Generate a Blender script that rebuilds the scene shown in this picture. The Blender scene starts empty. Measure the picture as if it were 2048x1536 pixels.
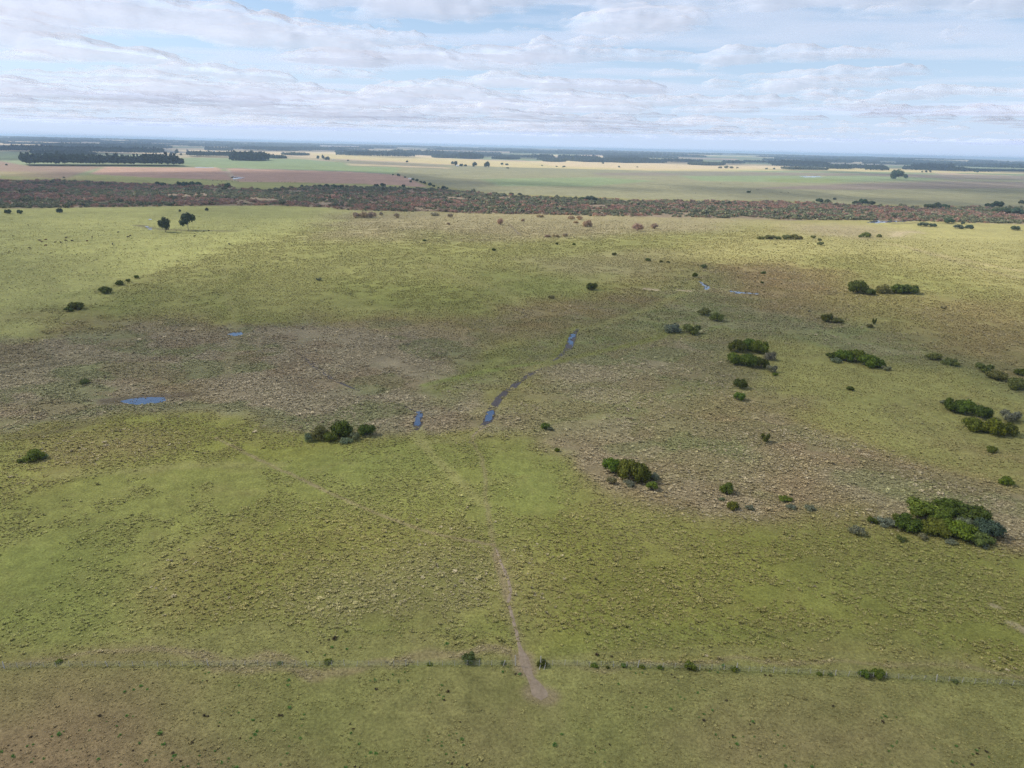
import bpy, bmesh, math, random
import numpy as np
from mathutils import Vector, Matrix

# ------------------------------------------------------------------ camera, sky, sun, exposure
R = math.radians
scene = bpy.context.scene
COL = scene.collection
F_PX, W_PX, H_PX = 1422.0, 2048.0, 1536.0          # focal length and size in photograph pixels
CAM_H, PITCH, ROLL = 85.0, math.atan((768 - 293) / F_PX), math.atan(0.0235)
_f = np.array([0, math.cos(PITCH), -math.sin(PITCH)])
_r0 = np.array([1.0, 0, 0]); _u0 = np.array([0, math.sin(PITCH), math.cos(PITCH)])
_r = math.cos(ROLL) * _r0 + math.sin(ROLL) * _u0
_u = math.cos(ROLL) * _u0 - math.sin(ROLL) * _r0
cam_d = bpy.data.cameras.new('drone_camera'); cam = bpy.data.objects.new('drone_camera', cam_d); COL.objects.link(cam)
cam.matrix_world = Matrix(((_r[0], _u[0], -_f[0], 0), (_r[1], _u[1], -_f[1], 0), (_r[2], _u[2], -_f[2], CAM_H), (0, 0, 0, 1)))
cam_d.sensor_width = 36; cam_d.lens = F_PX / W_PX * 36
cam_d.clip_start = 0.5; cam_d.clip_end = 250000
scene.camera = cam

SUN_AZ, SUN_EL = R(-77), R(43)
world = bpy.data.worlds.new('World'); scene.world = world; world.use_nodes = True
nt = world.node_tree; nt.nodes.clear()
sky = nt.nodes.new('ShaderNodeTexSky'); sky.sky_type = 'NISHITA'; sky.sun_disc = False
sky.sun_elevation = SUN_EL; sky.sun_rotation = SUN_AZ % (2 * math.pi)
sky.air_density = 1.0; sky.dust_density = 0.6; sky.ozone_density = 3.0; sky.altitude = 85
tc = nt.nodes.new('ShaderNodeTexCoord'); sep = nt.nodes.new('ShaderNodeSeparateXYZ'); nt.links.new(tc.outputs['Generated'], sep.inputs[0])
mr = nt.nodes.new('ShaderNodeMapRange'); nt.links.new(sep.outputs['Z'], mr.inputs[0])
mr.inputs[1].default_value = 0.0; mr.inputs[2].default_value = 0.22; mr.inputs[3].default_value = 0.85; mr.inputs[4].default_value = 0.0
mxs = nt.nodes.new('ShaderNodeMix'); mxs.data_type = 'RGBA'; nt.links.new(mr.outputs[0], mxs.inputs[0])
nt.links.new(sky.outputs[0], mxs.inputs[6]); mxs.inputs[7].default_value = (4.7, 5.9, 8.2, 1)      # pale blue air low over the horizon
bg = nt.nodes.new('ShaderNodeBackground'); bg.inputs['Strength'].default_value = 0.10
wo = nt.nodes.new('ShaderNodeOutputWorld')
nt.links.new(mxs.outputs[2], bg.inputs[0]); nt.links.new(bg.outputs[0], wo.inputs[0])

sun_d = bpy.data.lights.new('sun', 'SUN'); sun = bpy.data.objects.new('sun', sun_d); COL.objects.link(sun)
sun_d.energy = 4.8; sun_d.angle = R(0.6); sun_d.color = (1.0, 0.955, 0.88)
SUN_V = np.array([math.sin(SUN_AZ) * math.cos(SUN_EL), math.cos(SUN_AZ) * math.cos(SUN_EL), math.sin(SUN_EL)])
sun.rotation_euler = Vector(SUN_V).to_track_quat('Z', 'Y').to_euler()
sun.location = (0, 0, 3000)

scene.view_settings.view_transform = 'Standard'; scene.view_settings.look = 'None'
scene.view_settings.exposure = 0.42; scene.view_settings.gamma = 1.0; scene.view_settings.use_curve_mapping = False
scene.render.engine = 'CYCLES'
scene.cycles.max_bounces = 8; scene.cycles.diffuse_bounces = 3; scene.cycles.transparent_max_bounces = 24
scene.cycles.volume_bounces = 2; scene.cycles.use_denoising = True; scene.cycles.denoising_prefilter = 'NONE'; scene.cycles.use_adaptive_sampling = False
scene.cycles.caustics_reflective = False; scene.cycles.caustics_refractive = False

# ------------------------------------------------------------------ helpers
rng = np.random.default_rng(7)
random.seed(7)

def _hash(ix, iy, seed):
    h = (ix.astype(np.int64) * 374761393 + iy.astype(np.int64) * 668265263 + seed * 974634781) & 0xFFFFFFFF
    h = ((h ^ (h >> 13)) * 1274126177) & 0xFFFFFFFF
    h = (h ^ (h >> 16)) & 0xFFFFFFFF
    h = (h * 2246822519) & 0xFFFFFFFF
    h = h ^ (h >> 15)
    return (h & 0xFFFFFF) / float(0xFFFFFF)

def vnoise(x, y, seed=0):
    x = np.asarray(x, float); y = np.asarray(y, float)
    ix = np.floor(x); iy = np.floor(y); fx = x - ix; fy = y - iy
    fx = fx * fx * fx * (fx * (fx * 6 - 15) + 10); fy = fy * fy * fy * (fy * (fy * 6 - 15) + 10)
    a = _hash(ix, iy, seed); b = _hash(ix + 1, iy, seed); c = _hash(ix, iy + 1, seed); d = _hash(ix + 1, iy + 1, seed)
    return (a * (1 - fx) + b * fx) * (1 - fy) + (c * (1 - fx) + d * fx) * fy

def fbm(x, y, octaves=4, seed=0, gain=0.5):
    t = 0; a = 1; n = 0
    for k in range(octaves):
        c, s = math.cos(0.7 + k), math.sin(0.7 + k)
        t = t + a * vnoise((c * x - s * y) * 2 ** k + 17.3 * k, (s * x + c * y) * 2 ** k - 9.1 * k, seed + k); n += a; a *= gain
    return t / n

def sstep(a, b, x):
    t = np.clip((x - a) / (b - a), 0, 1); return t * t * (3 - 2 * t)

def height(x, y):
    """Gentle rolling ground (metres)."""
    x = np.asarray(x, float); y = np.asarray(y, float)
    r = np.hypot(x, y)
    def g(cx, cy, sx, sy, a): return a * np.exp(-((x - cx) / sx) ** 2 - ((y - cy) / sy) ** 2)
    h = g(330, 660, 260, 110, 5.0) + g(-60, 640, 260, 150, 4.0) + g(-420, 560, 260, 160, 3.5) + g(60, 330, 240, 60, -1.2)
    h = h + 0.8 * (fbm(x / 130, y / 130, 2, 11) - 0.5) * sstep(60, 150, r)
    far = sstep(5500, 16000, r)
    h = h + far * (14 + 46 * (fbm(x / 5200, y / 5200, 3, 5) - 0.35)) + far * 16 * np.exp(-((x + 9000) / 5000) ** 2)
    return h

def ray(px, py):
    d = _f[:, None] + _r[:, None] * ((np.atleast_1d(px) - W_PX / 2) / F_PX) - _u[:, None] * ((np.atleast_1d(py) - H_PX / 2) / F_PX)
    return d

def ground_at(px, py, iters=25):
    """The point of the ground seen at a photograph pixel."""
    d = ray(np.asarray(px, float), np.asarray(py, float))
    dz = np.minimum(d[2], -0.0016)
    t = -CAM_H / dz
    for _ in range(iters):
        z = height(d[0] * t, d[1] * t)
        t = 0.5 * t + 0.5 * np.minimum((z - CAM_H) / dz, 60000)
    x, y = d[0] * t, d[1] * t
    return x, y, height(x, y)

def pt(px, py):
    x, y, z = ground_at([px], [py]); return float(x[0]), float(y[0]), float(z[0])

def px_size(px, py):
    """Metres per photograph pixel at the ground point seen there."""
    x, y, z = pt(px, py)
    return float(np.dot(np.array([x, y, z - CAM_H]), _f)) / F_PX

def lin(hx):
    hx = hx.lstrip('#'); c = np.array([int(hx[i:i + 2], 16) / 255 for i in (0, 2, 4)])
    return np.where(c <= 0.04045, c / 12.92, ((c + 0.055) / 1.055) ** 2.4)

def tag(o, label=None, cat=None, group=None, kind=None):
    if label: o['label'] = label
    if cat: o['category'] = cat
    if group: o['group'] = group
    if kind: o['kind'] = kind
    return o

def mesh_np(name, verts, faces, mat=None, smooth=False):
    """Mesh from a vertex array and an (n,3) or (n,4) face array."""
    verts = np.asarray(verts, np.float32); faces = np.asarray(faces, np.int32)
    me = bpy.data.meshes.new(name)
    me.vertices.add(len(verts)); me.vertices.foreach_set('co', verts.ravel())
    k = faces.shape[1]
    me.loops.add(faces.size); me.loops.foreach_set('vertex_index', faces.ravel())
    me.polygons.add(len(faces)); me.polygons.foreach_set('loop_start', np.arange(0, faces.size, k, dtype=np.int32))
    me.polygons.foreach_set('use_smooth', np.full(len(faces), smooth))
    me.update(calc_edges=True)
    if mat: me.materials.append(mat)
    return me

def link(name, me, parent=None, loc=None):
    o = bpy.data.objects.new(name, me); COL.objects.link(o)
    if parent: o.parent = parent
    if loc is not None: o.location = loc
    return o

def empty(name, loc, rz=0.0):
    o = bpy.data.objects.new(name, None); COL.objects.link(o); o.location = loc; o.rotation_euler = (0, 0, rz)
    o.empty_display_size = 0.5
    return o

# node helpers
class N:
    def __init__(self, name):
        self.m = bpy.data.materials.new(name); self.m.use_nodes = True
        self.t = self.m.node_tree; self.t.nodes.clear()
        self.out = self.t.nodes.new('ShaderNodeOutputMaterial')
    def n(self, typ, **kw):
        nd = self.t.nodes.new(typ)
        for k, v in kw.items(): setattr(nd, k, v)
        return nd
    def l(self, a, b): self.t.links.new(a, b)
    def val(self, sock, v):
        if hasattr(v, 'is_output'): self.l(v, sock)
        else: sock.default_value = v
    def math(self, op, a, b=0.0, c=None, clamp=False):
        nd = self.n('ShaderNodeMath', operation=op, use_clamp=clamp); self.val(nd.inputs[0], a); self.val(nd.inputs[1], b)
        if c is not None: self.val(nd.inputs[2], c)
        return nd.outputs[0]
    def mix(self, f, a, b, blend='MIX'):
        nd = self.n('ShaderNodeMix', data_type='RGBA', blend_type=blend)
        self.val(nd.inputs[0], f); self.val(nd.inputs[6], a); self.val(nd.inputs[7], b); return nd.outputs[2]
    def noise(self, vec, scale, detail=3, rough=0.55, dist=0.0):
        nd = self.n('ShaderNodeTexNoise'); nd.inputs['Scale'].default_value = scale; nd.inputs['Detail'].default_value = detail
        nd.inputs['Roughness'].default_value = rough; nd.inputs['Distortion'].default_value = dist
        if vec is not None: self.l(vec, nd.inputs['Vector'])
        return nd.outputs['Fac']
    def ramp(self, v, a, b, lo=0.0, hi=1.0):
        nd = self.n('ShaderNodeMapRange', clamp=True); self.val(nd.inputs[0], v)
        nd.inputs[1].default_value = a; nd.inputs[2].default_value = b; nd.inputs[3].default_value = lo; nd.inputs[4].default_value = hi
        return nd.outputs[0]
    def pos(self): return self.n('ShaderNodeNewGeometry').outputs['Position']
    def attr(self, name, typ='GEOMETRY'):
        nd = self.n('ShaderNodeAttribute', attribute_name=name, attribute_type=typ); return nd
    def rgb(self, c):
        return (float(c[0]), float(c[1]), float(c[2]), 1.0)
    def bsdf(self, col, rough=0.9, spec=0.2, normal=None, transl=0.0):
        b = self.n('ShaderNodeBsdfPrincipled'); self.val(b.inputs['Base Color'], col)
        self.val(b.inputs['Roughness'], rough); b.inputs['Specular IOR Level'].default_value = spec
        if normal is not None: self.l(normal, b.inputs['Normal'])
        s = b.outputs[0]
        if transl > 0:
            tr = self.n('ShaderNodeBsdfTranslucent'); self.val(tr.inputs[0], col)
            mx = self.n('ShaderNodeMixShader'); mx.inputs[0].default_value = transl
            self.l(s, mx.inputs[1]); self.l(tr.outputs[0], mx.inputs[2]); s = mx.outputs[0]
        self.l(s, self.out.inputs['Surface']); return self.m
    def bump(self, h, strength=0.5, dist=0.2):
        nd = self.n('ShaderNodeBump'); nd.inputs['Strength'].default_value = strength; nd.inputs['Distance'].default_value = dist
        self.l(h, nd.inputs['Height']); return nd.outputs[0]

# ------------------------------------------------------------------ what grows where (zones drawn on the ground)
K = 0.82                                                # photograph tone -> base colour
def C(h): return lin(h) * K * np.array([1.0, 1.0, .96])
#        ground colour, tussocks per m2, tussock colour, tussock size, clumpiness
CLS = {
 'olive':  (C('#8b854f'), 0.34, C('#918757'), 0.8, 0.5),
 'past':   (C('#9f9e60'), 0.06, C('#9b9664'), 0.6, 0.6),
 'hill':   (C('#8d8b52'), 0.30, C('#918b5b'), 0.65, 0.5),
 'brownp': (C('#988a6c'), 0.36, C('#a09374'), 0.75, 0.3),
 'green':  (C('#7f8145'), 0.34, C('#878453'), 0.75, 0.85),
 'lush':   (C('#7c8445'), 0.16, C('#80844e'), 0.6, 0.7),
 'brown':  (C('#877752'), 0.55, C('#94845f'), 0.9, 0.25),
 'marsh':  (C('#8a8069'), 0.72, C('#a5987c'), 0.95, 0.25),
 'marshd': (C('#7f7c5c'), 0.70, C('#908a6c'), 0.95, 0.25),
 'pale':   (C('#8b8066'), 0.75, C('#bcae92'), 1.0, 0.3),
 'wet':    (C('#787f50'), 0.50, C('#84895e'), 0.9, 0.25),
 'red':    (C('#8b7753'), 0.55, C('#97825f'), 0.85, 0.25),
 'tall':   (C('#85755a'), 0.80, C('#978768'), 0.9, 0.15),
 'tallg':  (C('#7f7c56'), 0.80, C('#949169'), 0.9, 0.15),
 'straw':  (C('#837f4d'), 0.70, C('#989067'), 0.78, 0.3),
 'mixed':  (C('#80803f'), 0.62, C('#857d50'), 0.75, 0.35),
 'short':  (C('#86834e'), 0.55, C('#868150'), 0.42, 0.45),
 'shortb': (C('#8d785a'), 0.5, C('#8c7a5c'), 0.42, 0.4),
 'drystrip': (C('#8c805a'), 1.0, C('#9a8d6e'), 0.55, 0.5),
 'dirt':   (C('#94806b'), 0.0, C('#8d7c60'), 0.5, 0.5),
 'mud':    (C('#55483f'), 0.0, C('#6b604a'), 0.5, 0.5),
 'trail':  (C('#8f8a58'), 0.0, C('#8d8756'), 0.5, 0.5),
 'belt':   (C('#857562'), 0.0, C('#6b604a'), 0.5, 0.5),
 'pink':   (C('#b18f7c'), 0.0, C('#8d8756'), 0.5, 0.5),
 'pinkd':  (C('#94796a'), 0.0, C('#8d8756'), 0.5, 0.5),
 'crop':   (C('#828f66'), 0.0, C('#8d8756'), 0.5, 0.5),
 'flat':   (C('#8c8868'), 0.0, C('#8d8756'), 0.5, 0.5),
 'purple': (C('#83756a'), 0.0, C('#8d8756'), 0.5, 0.5),
 'tan':    (C('#cbb48e'), 0.0, C('#8d8756'), 0.5, 0.5),
 'yellow': (C('#c4b27e'), 0.0, C('#8d8756'), 0.5, 0.5),
 'dry':    (C('#a59d66'), 0.16, C('#a39a68'), 0.65, 0.5),  # dry grass, lightened further to carry part of the slope's sunlight
 'fencegrass': (C('#6c7340'), 1.3, C('#727b45'), 0.62, 0.15),
 'bare':   (C('#b9a58c'), 0.0, C('#8d8756'), 0.5, 0.5),
}
# (class, weight, edge softness, outline in photograph pixels)
ZONES = [
 ('past', 1, .02, [(-300,405),(430,408),(745,418),(640,456),(520,486),(270,562),(0,684),(-300,860)]),
 ('hill', 1, .03, [(720,420),(1560,436),(1330,525),(1100,600),(900,650),(480,662),(170,645),(280,560),(530,480)]),
 ('brownp', .8, .05, [(680,424),(1530,436),(1440,462),(1240,470),(1000,486),(650,478)]),
 ('green', .8, .06, [(820,462),(960,470),(940,484),(820,480)]),
 ('brownp', .5, .05, [(1060,520),(1400,500),(1330,560),(1150,560)]),
 ('green', .9, .05, [(690,560),(870,560),(1010,595),(960,640),(800,620),(690,605)]),
 ('lush', .6, .05, [(985,552),(1200,556),(1240,590),(1080,604),(1000,585)]),
 ('lush', .7, .05, [(185,595),(270,585),(260,635),(180,650),(120,640)]),
 ('green', .8, .04, [(430,540),(470,545),(480,630),(560,650),(430,662),(400,640)]),
 ('dry', .8, .05, [(1330,500),(1560,462),(1640,470),(1740,498),(1660,522),(1440,535)]),  # sun patch on the slope, partly painted into the grass colour
 ('dry', .9, .05, [(1560,445),(2100,440),(2100,600),(1860,540),(1640,490)]),  # half-lit right slope: dry grass with some sunlight in its colour
 ('hill', .9, .06, [(1640,510),(1860,545),(2100,610),(2100,680),(1860,600),(1660,560)]),
 ('brownp', .9, .04, [(1560,446),(1700,448),(1790,458),(1780,470),(1720,478),(1600,466)]),
 ('bare', .8, .03, [(1790,466),(1830,462),(1815,473),(1790,476)]),
 ('brown', .8, .04, [(590,636),(900,645),(1130,600),(1340,585),(1330,650),(1150,668),(900,690),(700,668)]),
 ('brown', .7, .05, [(60,640),(300,640),(480,655),(300,668),(60,690)]),
 # the marsh left of the muddy ditch
 ('marsh', 1, .03, [(-300,720),(0,690),(200,655),(460,660),(560,645),(900,690),(1000,700),(960,760),(900,850),(830,872),(770,878),(620,845),(390,800),(340,825),(210,850),(0,893),(-300,960)]),
 ('marshd', .8, .04, [(-300,720),(60,695),(330,700),(300,740),(100,775),(-300,830)]),
 ('marshd', .7, .04, [(560,800),(700,760),(820,830),(770,860),(640,840)]),
 ('pale', .9, .03, [(128,680),(188,678),(184,700),(130,702)]),
 ('pale', .8, .03, [(206,680),(245,684),(240,700),(210,698)]),
 ('pale', .8, .05, [(445,745),(560,702),(640,720),(640,770),(560,800),(450,800)]),
 ('pale', .75, .05, [(590,655),(880,676),(900,700),(760,715),(620,700)]),
 ('pale', .5, .05, [(640,770),(780,780),(820,830),(740,830)]),
 ('pale', .5, .06, [(20,790),(160,770),(250,800),(120,850),(0,860)]),
 ('brown', .7, .05, [(280,760),(440,740),(450,790),(330,790)]),
 ('wet', .8, .05, [(840,740),(1100,705),(1130,690),(1110,720),(960,765),(850,780)]),
 ('tallg', .8, .05, [(830,780),(990,760),(960,800),(940,830),(850,815)]),
 ('pale', 1, .03, [(845,815),(945,806),(955,845),(860,850)]),
 ('pale', .9, .03, [(992,825),(1050,825),(1040,858),(985,862)]),
 ('green', .8, .04, [(900,720),(1060,706),(1130,715),(960,750),(860,790),(830,770)]),
 ('straw', .4, .05, [(940,684),(1010,684),(1000,700),(940,700)]),
 # right of the ditch
 ('tallg', .9, .05, [(1000,840),(1060,770),(1150,730),(1360,690),(1500,650),(1490,760),(1450,870),(1300,900),(1080,890)]),
 ('pale', .55, .06, [(1080,740),(1200,715),(1380,690),(1400,740),(1250,770),(1120,790)]),
 ('wet', .9, .05, [(1160,670),(1330,610),(1440,545),(1500,560),(1480,640),(1330,680),(1150,735)]),
 ('wet', .9, .05, [(1390,600),(1500,590),(1640,630),(1800,660),(1960,700),(2100,760),(2100,850),(1880,735),(1640,700),(1490,660),(1390,650)]),
 ('pale', .5, .04, [(1530,630),(1640,640),(1660,660),(1540,655)]),
 ('hill', .9, .05, [(1500,690),(1650,700),(1900,745),(2100,880),(2100,980),(1900,930),(1700,860),(1520,800)]),
 ('olive', .8, .05, [(1640,600),(2100,640),(2100,720),(1850,670),(1660,640)]),
 ('red', .9, .05, [(1440,530),(1560,528),(1710,560),(1700,600),(1640,622),(1500,640),(1460,590)]),
 ('red', .6, .06, [(1860,590),(2100,610),(2100,770),(1900,700),(1800,680)]),
 ('tall', 1, .04, [(1060,880),(1260,870),(1440,845),(1560,835),(1720,880),(1870,930),(2100,1000),(2100,1120),(1960,1080),(1750,1060),(1430,1035),(1180,970),(1090,930)]),
 ('tallg', .9, .06, [(1290,860),(1500,880),(1600,930),(1500,960),(1330,930)]),
 ('tallg', .7, .06, [(1700,950),(1900,980),(2060,1010),(1950,1050),(1760,1030)]),
 ('tall', .8, .05, [(1480,790),(1560,800),(1560,860),(1480,860)]),
 ('straw', .7, .05, [(1790,800),(1890,810),(1930,850),(1880,870),(1800,840)]),
 ('brown', .6, .05, [(1880,880),(2100,900),(2100,950),(1960,930)]),
 # the green foreground
 ('green', 1, .04, [(-400,930),(0,895),(330,830),(620,850),(780,882),(1060,890),(1180,965),(1120,1060),(980,1090),(700,1060),(300,1130),(150,1310),(-400,1330)]),
 ('mixed', .9, .05, [(0,895),(330,830),(620,850),(700,900),(540,930),(250,950),(0,980)]),
 ('brown', .55, .05, [(60,900),(240,862),(330,890),(240,930),(80,950)]),
 ('lush', .5, .06, [(560,930),(840,900),(900,940),(700,990),(560,960)]),
 ('lush', .6, .05, [(975,935),(1100,935),(1140,975),(1080,1010),(975,1000)]),
 ('lush', .6, .07, [(0,1100),(200,1060),(300,1160),(200,1290),(-60,1300)]),
 ('green', .6, .07, [(860,870),(1060,890),(1000,930),(860,920)]),
 ('mixed', .8, .06, [(520,1040),(960,1080),(1000,1310),(640,1310),(330,1240),(430,1130)]),
 ('straw', .9, .06, [(620,1170),(800,1110),(960,1100),(970,1250),(880,1290),(620,1290),(540,1230)]),
 ('mixed', 1, .05, [(1040,1030),(1200,985),(1430,1040),(1760,1070),(2100,1130),(2500,1200),(2500,1372),(2060,1352),(1600,1335),(1060,1318)]),
 ('straw', .4, .08, [(1130,980),(1330,1000),(1380,1060),(1200,1060)]),
 ('green', .7, .08, [(1600,1090),(1960,1120),(2060,1240),(1800,1260),(1600,1180)]),
 ('brown', .5, .06, [(1600,1280),(1760,1300),(1700,1330),(1600,1320)]),
 ('lush', .6, .04, [(180,1290),(660,1290),(1020,1285),(1020,1318),(180,1322)]),
 ('lush', .5, .04, [(1090,1295),(1900,1310),(1900,1335),(1090,1322)]),
 # the short grass this side of the fence
 ('short', 1, .012, [(-900,1345),(0,1340),(1000,1336),(1400,1345),(1780,1364),(2500,1400),(5200,2900),(1024,5000),(-3800,2900)]),
 ('shortb', 1, .12, [(-400,1400),(150,1400),(480,1470),(600,1560),(300,1900),(-700,1900)]),
 ('shortb', .5, .10, [(1500,1440),(1750,1450),(1900,1560),(1500,1640),(1350,1500)]),
 ('shortb', .35, .10, [(880,1440),(1010,1450),(1060,1540),(900,1560)]),
 ('lush', .35, .10, [(520,1370),(720,1380),(700,1470),(500,1450)]),
 ('lush', .25, .10, [(1100,1420),(1360,1420),(1300,1520),(1120,1500)]),
 ('drystrip', .9, .012, [(-600,1338),(0,1334),(140,1330),(520,1328),(700,1330),(1020,1326),(1020,1340),(700,1348),(500,1350),(0,1348),(-600,1352)]),
 ('drystrip', .7, .012, [(1090,1328),(1400,1338),(1780,1358),(2200,1380),(2200,1392),(1780,1368),(1400,1350),(1090,1340)]),
 # beyond
 ('belt', 1, .02, [(-700,350),(0,362),(200,364),(440,374),(520,382),(640,372),(860,378),(1000,391),(1300,402),(1560,405),(1800,414),(2050,416),(2700,420),(2700,458),(2060,449),(1800,441),(1560,440),(1340,434),(1000,427),(720,421),(560,411),(430,412),(200,415),(0,417),(-700,418)]),
 ('flat', 1, .02, [(640,318),(900,330),(1300,342),(1700,346),(2060,352),(2800,362),(2800,416),(2050,414),(1800,411),(1560,402),(1300,399),(1000,388),(900,376),(830,360),(760,345)]),
 ('past', .9, .02, [(130,354),(200,346),(480,364),(860,372),(830,378),(640,371),(520,381),(440,373),(250,366)]),
 ('pinkd', .9, .01, [(-600,310),(0,322),(50,331),(210,333),(130,357),(0,352),(-600,345)]),
 ('past', .5, .03, [(-300,340),(60,344),(100,358),(-100,360)]),
 ('pink', 1, .006, [(212,333),(436,336),(468,361),(300,355),(180,348)]),
 ('pink', 1, .006, [(452,337),(700,344),(800,351),(856,374),(700,367),(478,363)]),
 ('crop', 1, .01, [(370,315),(600,318),(700,326),(800,334),(790,348),(700,343),(430,335),(370,330)]),
 ('crop', .7, .01, [(0,302),(180,304),(330,311),(330,318),(0,318)]),
 ('crop', .9, .02, [(960,358),(1200,355),(1310,362),(1180,373),(1000,372)]),
 ('crop', .9, .015, [(1320,343),(1540,349),(1900,356),(1860,361),(1640,366),(1400,362)]),
 ('lush', .6, .015, [(1530,357),(1700,358),(1680,366),(1540,364)]),
 ('purple', .9, .015, [(1500,377),(1900,363),(2500,370),(2500,380),(1700,380)]),
 ('purple', .7, .015, [(1180,346),(1400,344),(1700,347),(1700,352),(1400,352),(1200,351)]),
 ('purple', .8, .01, [(1660,347),(2060,352),(2500,358),(2500,366),(1900,358)]),
 ('purple', .6, .02, [(690,322),(880,331),(900,338),(700,332)]),
 ('tan', .6, .01, [(690,327),(900,335),(900,337),(700,331)]),
 ('tan', 1, .01, [(-300,272),(0,279),(130,282),(280,289),(310,296),(0,297),(-300,290)]),
 ('tan', 1, .01, [(300,296),(470,296),(640,300),(920,312),(900,319),(640,316),(380,306)]),
 ('yellow', .9, .01, [(620,306),(920,318),(1080,325),(1300,322),(1500,332),(2060,340),(2500,344),(2500,353),(2060,348),(1700,343),(1300,341),(1000,334),(880,328),(640,316)]),
 ('tan', .9, .01, [(1080,325),(1300,322),(1560,330),(1640,338),(1300,339),(1100,332)]),
]
# worn lines on the ground: (class, weight, half width in metres, softness m, points)
LINES = [
 ('fencegrass', .4, .5, .9, [(-420,1348),(-150,1340),(0,1336),(140,1331),(500,1330),(800,1330),(1020,1328)]),
 ('fencegrass', .5, .6, 1.2, [(1090,1329),(1124,1328),(1400,1337),(1618,1346),(1778,1355),(2048,1370),(2300,1384)]),
 ('trail', .45, 1.3, 1.6, [(452,545),(448,575),(462,610),(470,645),(470,662)]),
 ('trail', .3, 1.6, 2.0, [(470,668),(465,700),(455,745)]),
 ('dirt', .6, .45, .5, [(430,875),(470,895),(540,930),(600,957),(680,995),(740,1022),(800,1045),(860,1065),(930,1080),(985,1090)]),
 ('trail', .8, 1.2, 1.5, [(835,850),(838,880),(870,915),(905,950),(945,990),(970,1010)]),
 ('trail', .5, 1.6, 2.0, [(560,930),(400,930),(300,938),(120,950)]),
 ('trail', .6, 1.5, 1.2, [(840,885),(900,882),(945,868)]),
 ('dirt', .38, .45, .5, [(962,860),(946,872),(945,885),(962,912),(970,950),(970,985),(975,1015),(981,1050),(985,1085),(992,1105)]),
 ('dirt', .35, .7, 1.0, [(1096,1400),(1078,1386),(1068,1370),(1056,1345),(1047,1318),(1040,1290),(1030,1255),(1018,1210),(1020,1185),(1010,1142),(992,1100)]),
 ('dirt', .8, 1.6, 1.2, [(1052,1338),(1047,1318)]),
 ('dirt', .75, 1.8, 1.3, [(1070,1384),(1092,1392)]),
 ('dirt', .6, .6, .5, [(1015,1200),(1000,1150),(990,1110)]),
 ('green', .9, 2.0, 2.0, [(1150,655),(1130,690),(1100,727),(1180,708),(1300,680),(1380,650)]),
 ('lush', .8, 1.6, 1.6, [(850,770),(960,745),(1060,728),(1105,724)]),
 ('trail', .9, 1.8, 1.5, [(1060,740),(1090,728),(1110,718)]),
 ('trail', .45, 2.0, 2.5, [(1130,660),(1200,650),(1290,620),(1370,585),(1390,560)]),
 ('trail', .5, 4.0, 4.0, [(860,530),(930,560),(1000,580),(1040,610)]),
 ('trail', .35, 1.2, 1.5, [(1090,1400),(1110,1440),(1130,1490),(1150,1560)]),
 ('short', .8, .8, .8, [(1090,1322),(1200,1310),(1330,1305),(1450,1300),(1700,1312),(1900,1322)]),
 ('mud', .8, 1.0, 1.5, [(1015,445),(1030,460),(1040,470)]),
 ('mud', .7, 4.0, 5.0, [(275,450),(300,456),(330,459),(380,461),(470,462)]),
 ('mud', .6, 1.6, 2.0, [(0,745),(50,738),(110,728)]),
 ('mud', .5, 1.6, 2.0, [(0,880),(80,868),(150,855),(190,845)]),
 ('mud', .8, 2.5, 3.0, [(215,803),(260,800),(330,792),(370,790)]),
 ('tan', .4, 3.0, 5.0, [(1780,488),(1900,515),(2060,545)]),
 ('brownp', .5, 2.0, 4.0, [(1830,500),(1900,520),(2048,560)]),
 ('bare', .9, 4.0, 2.0, [(456,340),(462,350),(470,361)]),
 ('bare', 1, 6.0, 2.0, [(390,334),(430,335)]),
 ('bare', .9, 2.5, 1.5, [(1294,578),(1312,580)]),
 ('bare', .8, 2.0, 1.5, [(1360,581),(1378,582)]),
 ('bare', .8, .8, .8, [(2024,1248),(2040,1256),(2060,1268)]),
 ('bare', .6, .6, .6, [(1985,1210),(2000,1215)]),
 ('bare', .7, 8.0, 6.0, [(1665,352),(1600,352)]),
 ('mud', .6, 5.0, 5.0, [(1790,447),(1840,446),(1900,448)]),
]

def sdf(P, x, y):
    """Signed distance to polygon P (negative inside)."""
    n = len(P); d = np.full(x.shape, 1e18); inside = np.zeros(x.shape, bool)
    for i in range(n):
        ax, ay = P[i]; bx, by = P[(i + 1) % n]
        ex, ey = bx - ax, by - ay; wx, wy = x - ax, y - ay
        t = np.clip((wx * ex + wy * ey) / (ex * ex + ey * ey + 1e-12), 0, 1)
        d = np.minimum(d, (wx - ex * t) ** 2 + (wy - ey * t) ** 2)
        c1 = (ay > y) != (by > y)
        with np.errstate(divide='ignore', invalid='ignore'):
            inside ^= c1 & (x < (bx - ax) * (y - ay) / (by - ay + 1e-18) + ax)
    d = np.sqrt(d); return np.where(inside, -d, d)

def line_dist(P, x, y):
    d = np.full(x.shape, 1e18)
    for (ax, ay), (bx, by) in zip(P[:-1], P[1:]):
        ex, ey = bx - ax, by - ay; wx, wy = x - ax, y - ay
        t = np.clip((wx * ex + wy * ey) / (ex * ex + ey * ey + 1e-12), 0, 1)
        d = np.minimum(d, (wx - ex * t) ** 2 + (wy - ey * t) ** 2)
    return np.sqrt(d)

def to_ground(poly):
    x, y, _ = ground_at([p[0] for p in poly], [p[1] for p in poly]); return np.stack([x, y], 1)

ZG = [(c, w, s, to_ground(p)) for c, w, s, p in ZONES]
LG = [(c, w, hw, s, to_ground(p)) for c, w, hw, s, p in LINES]

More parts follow.
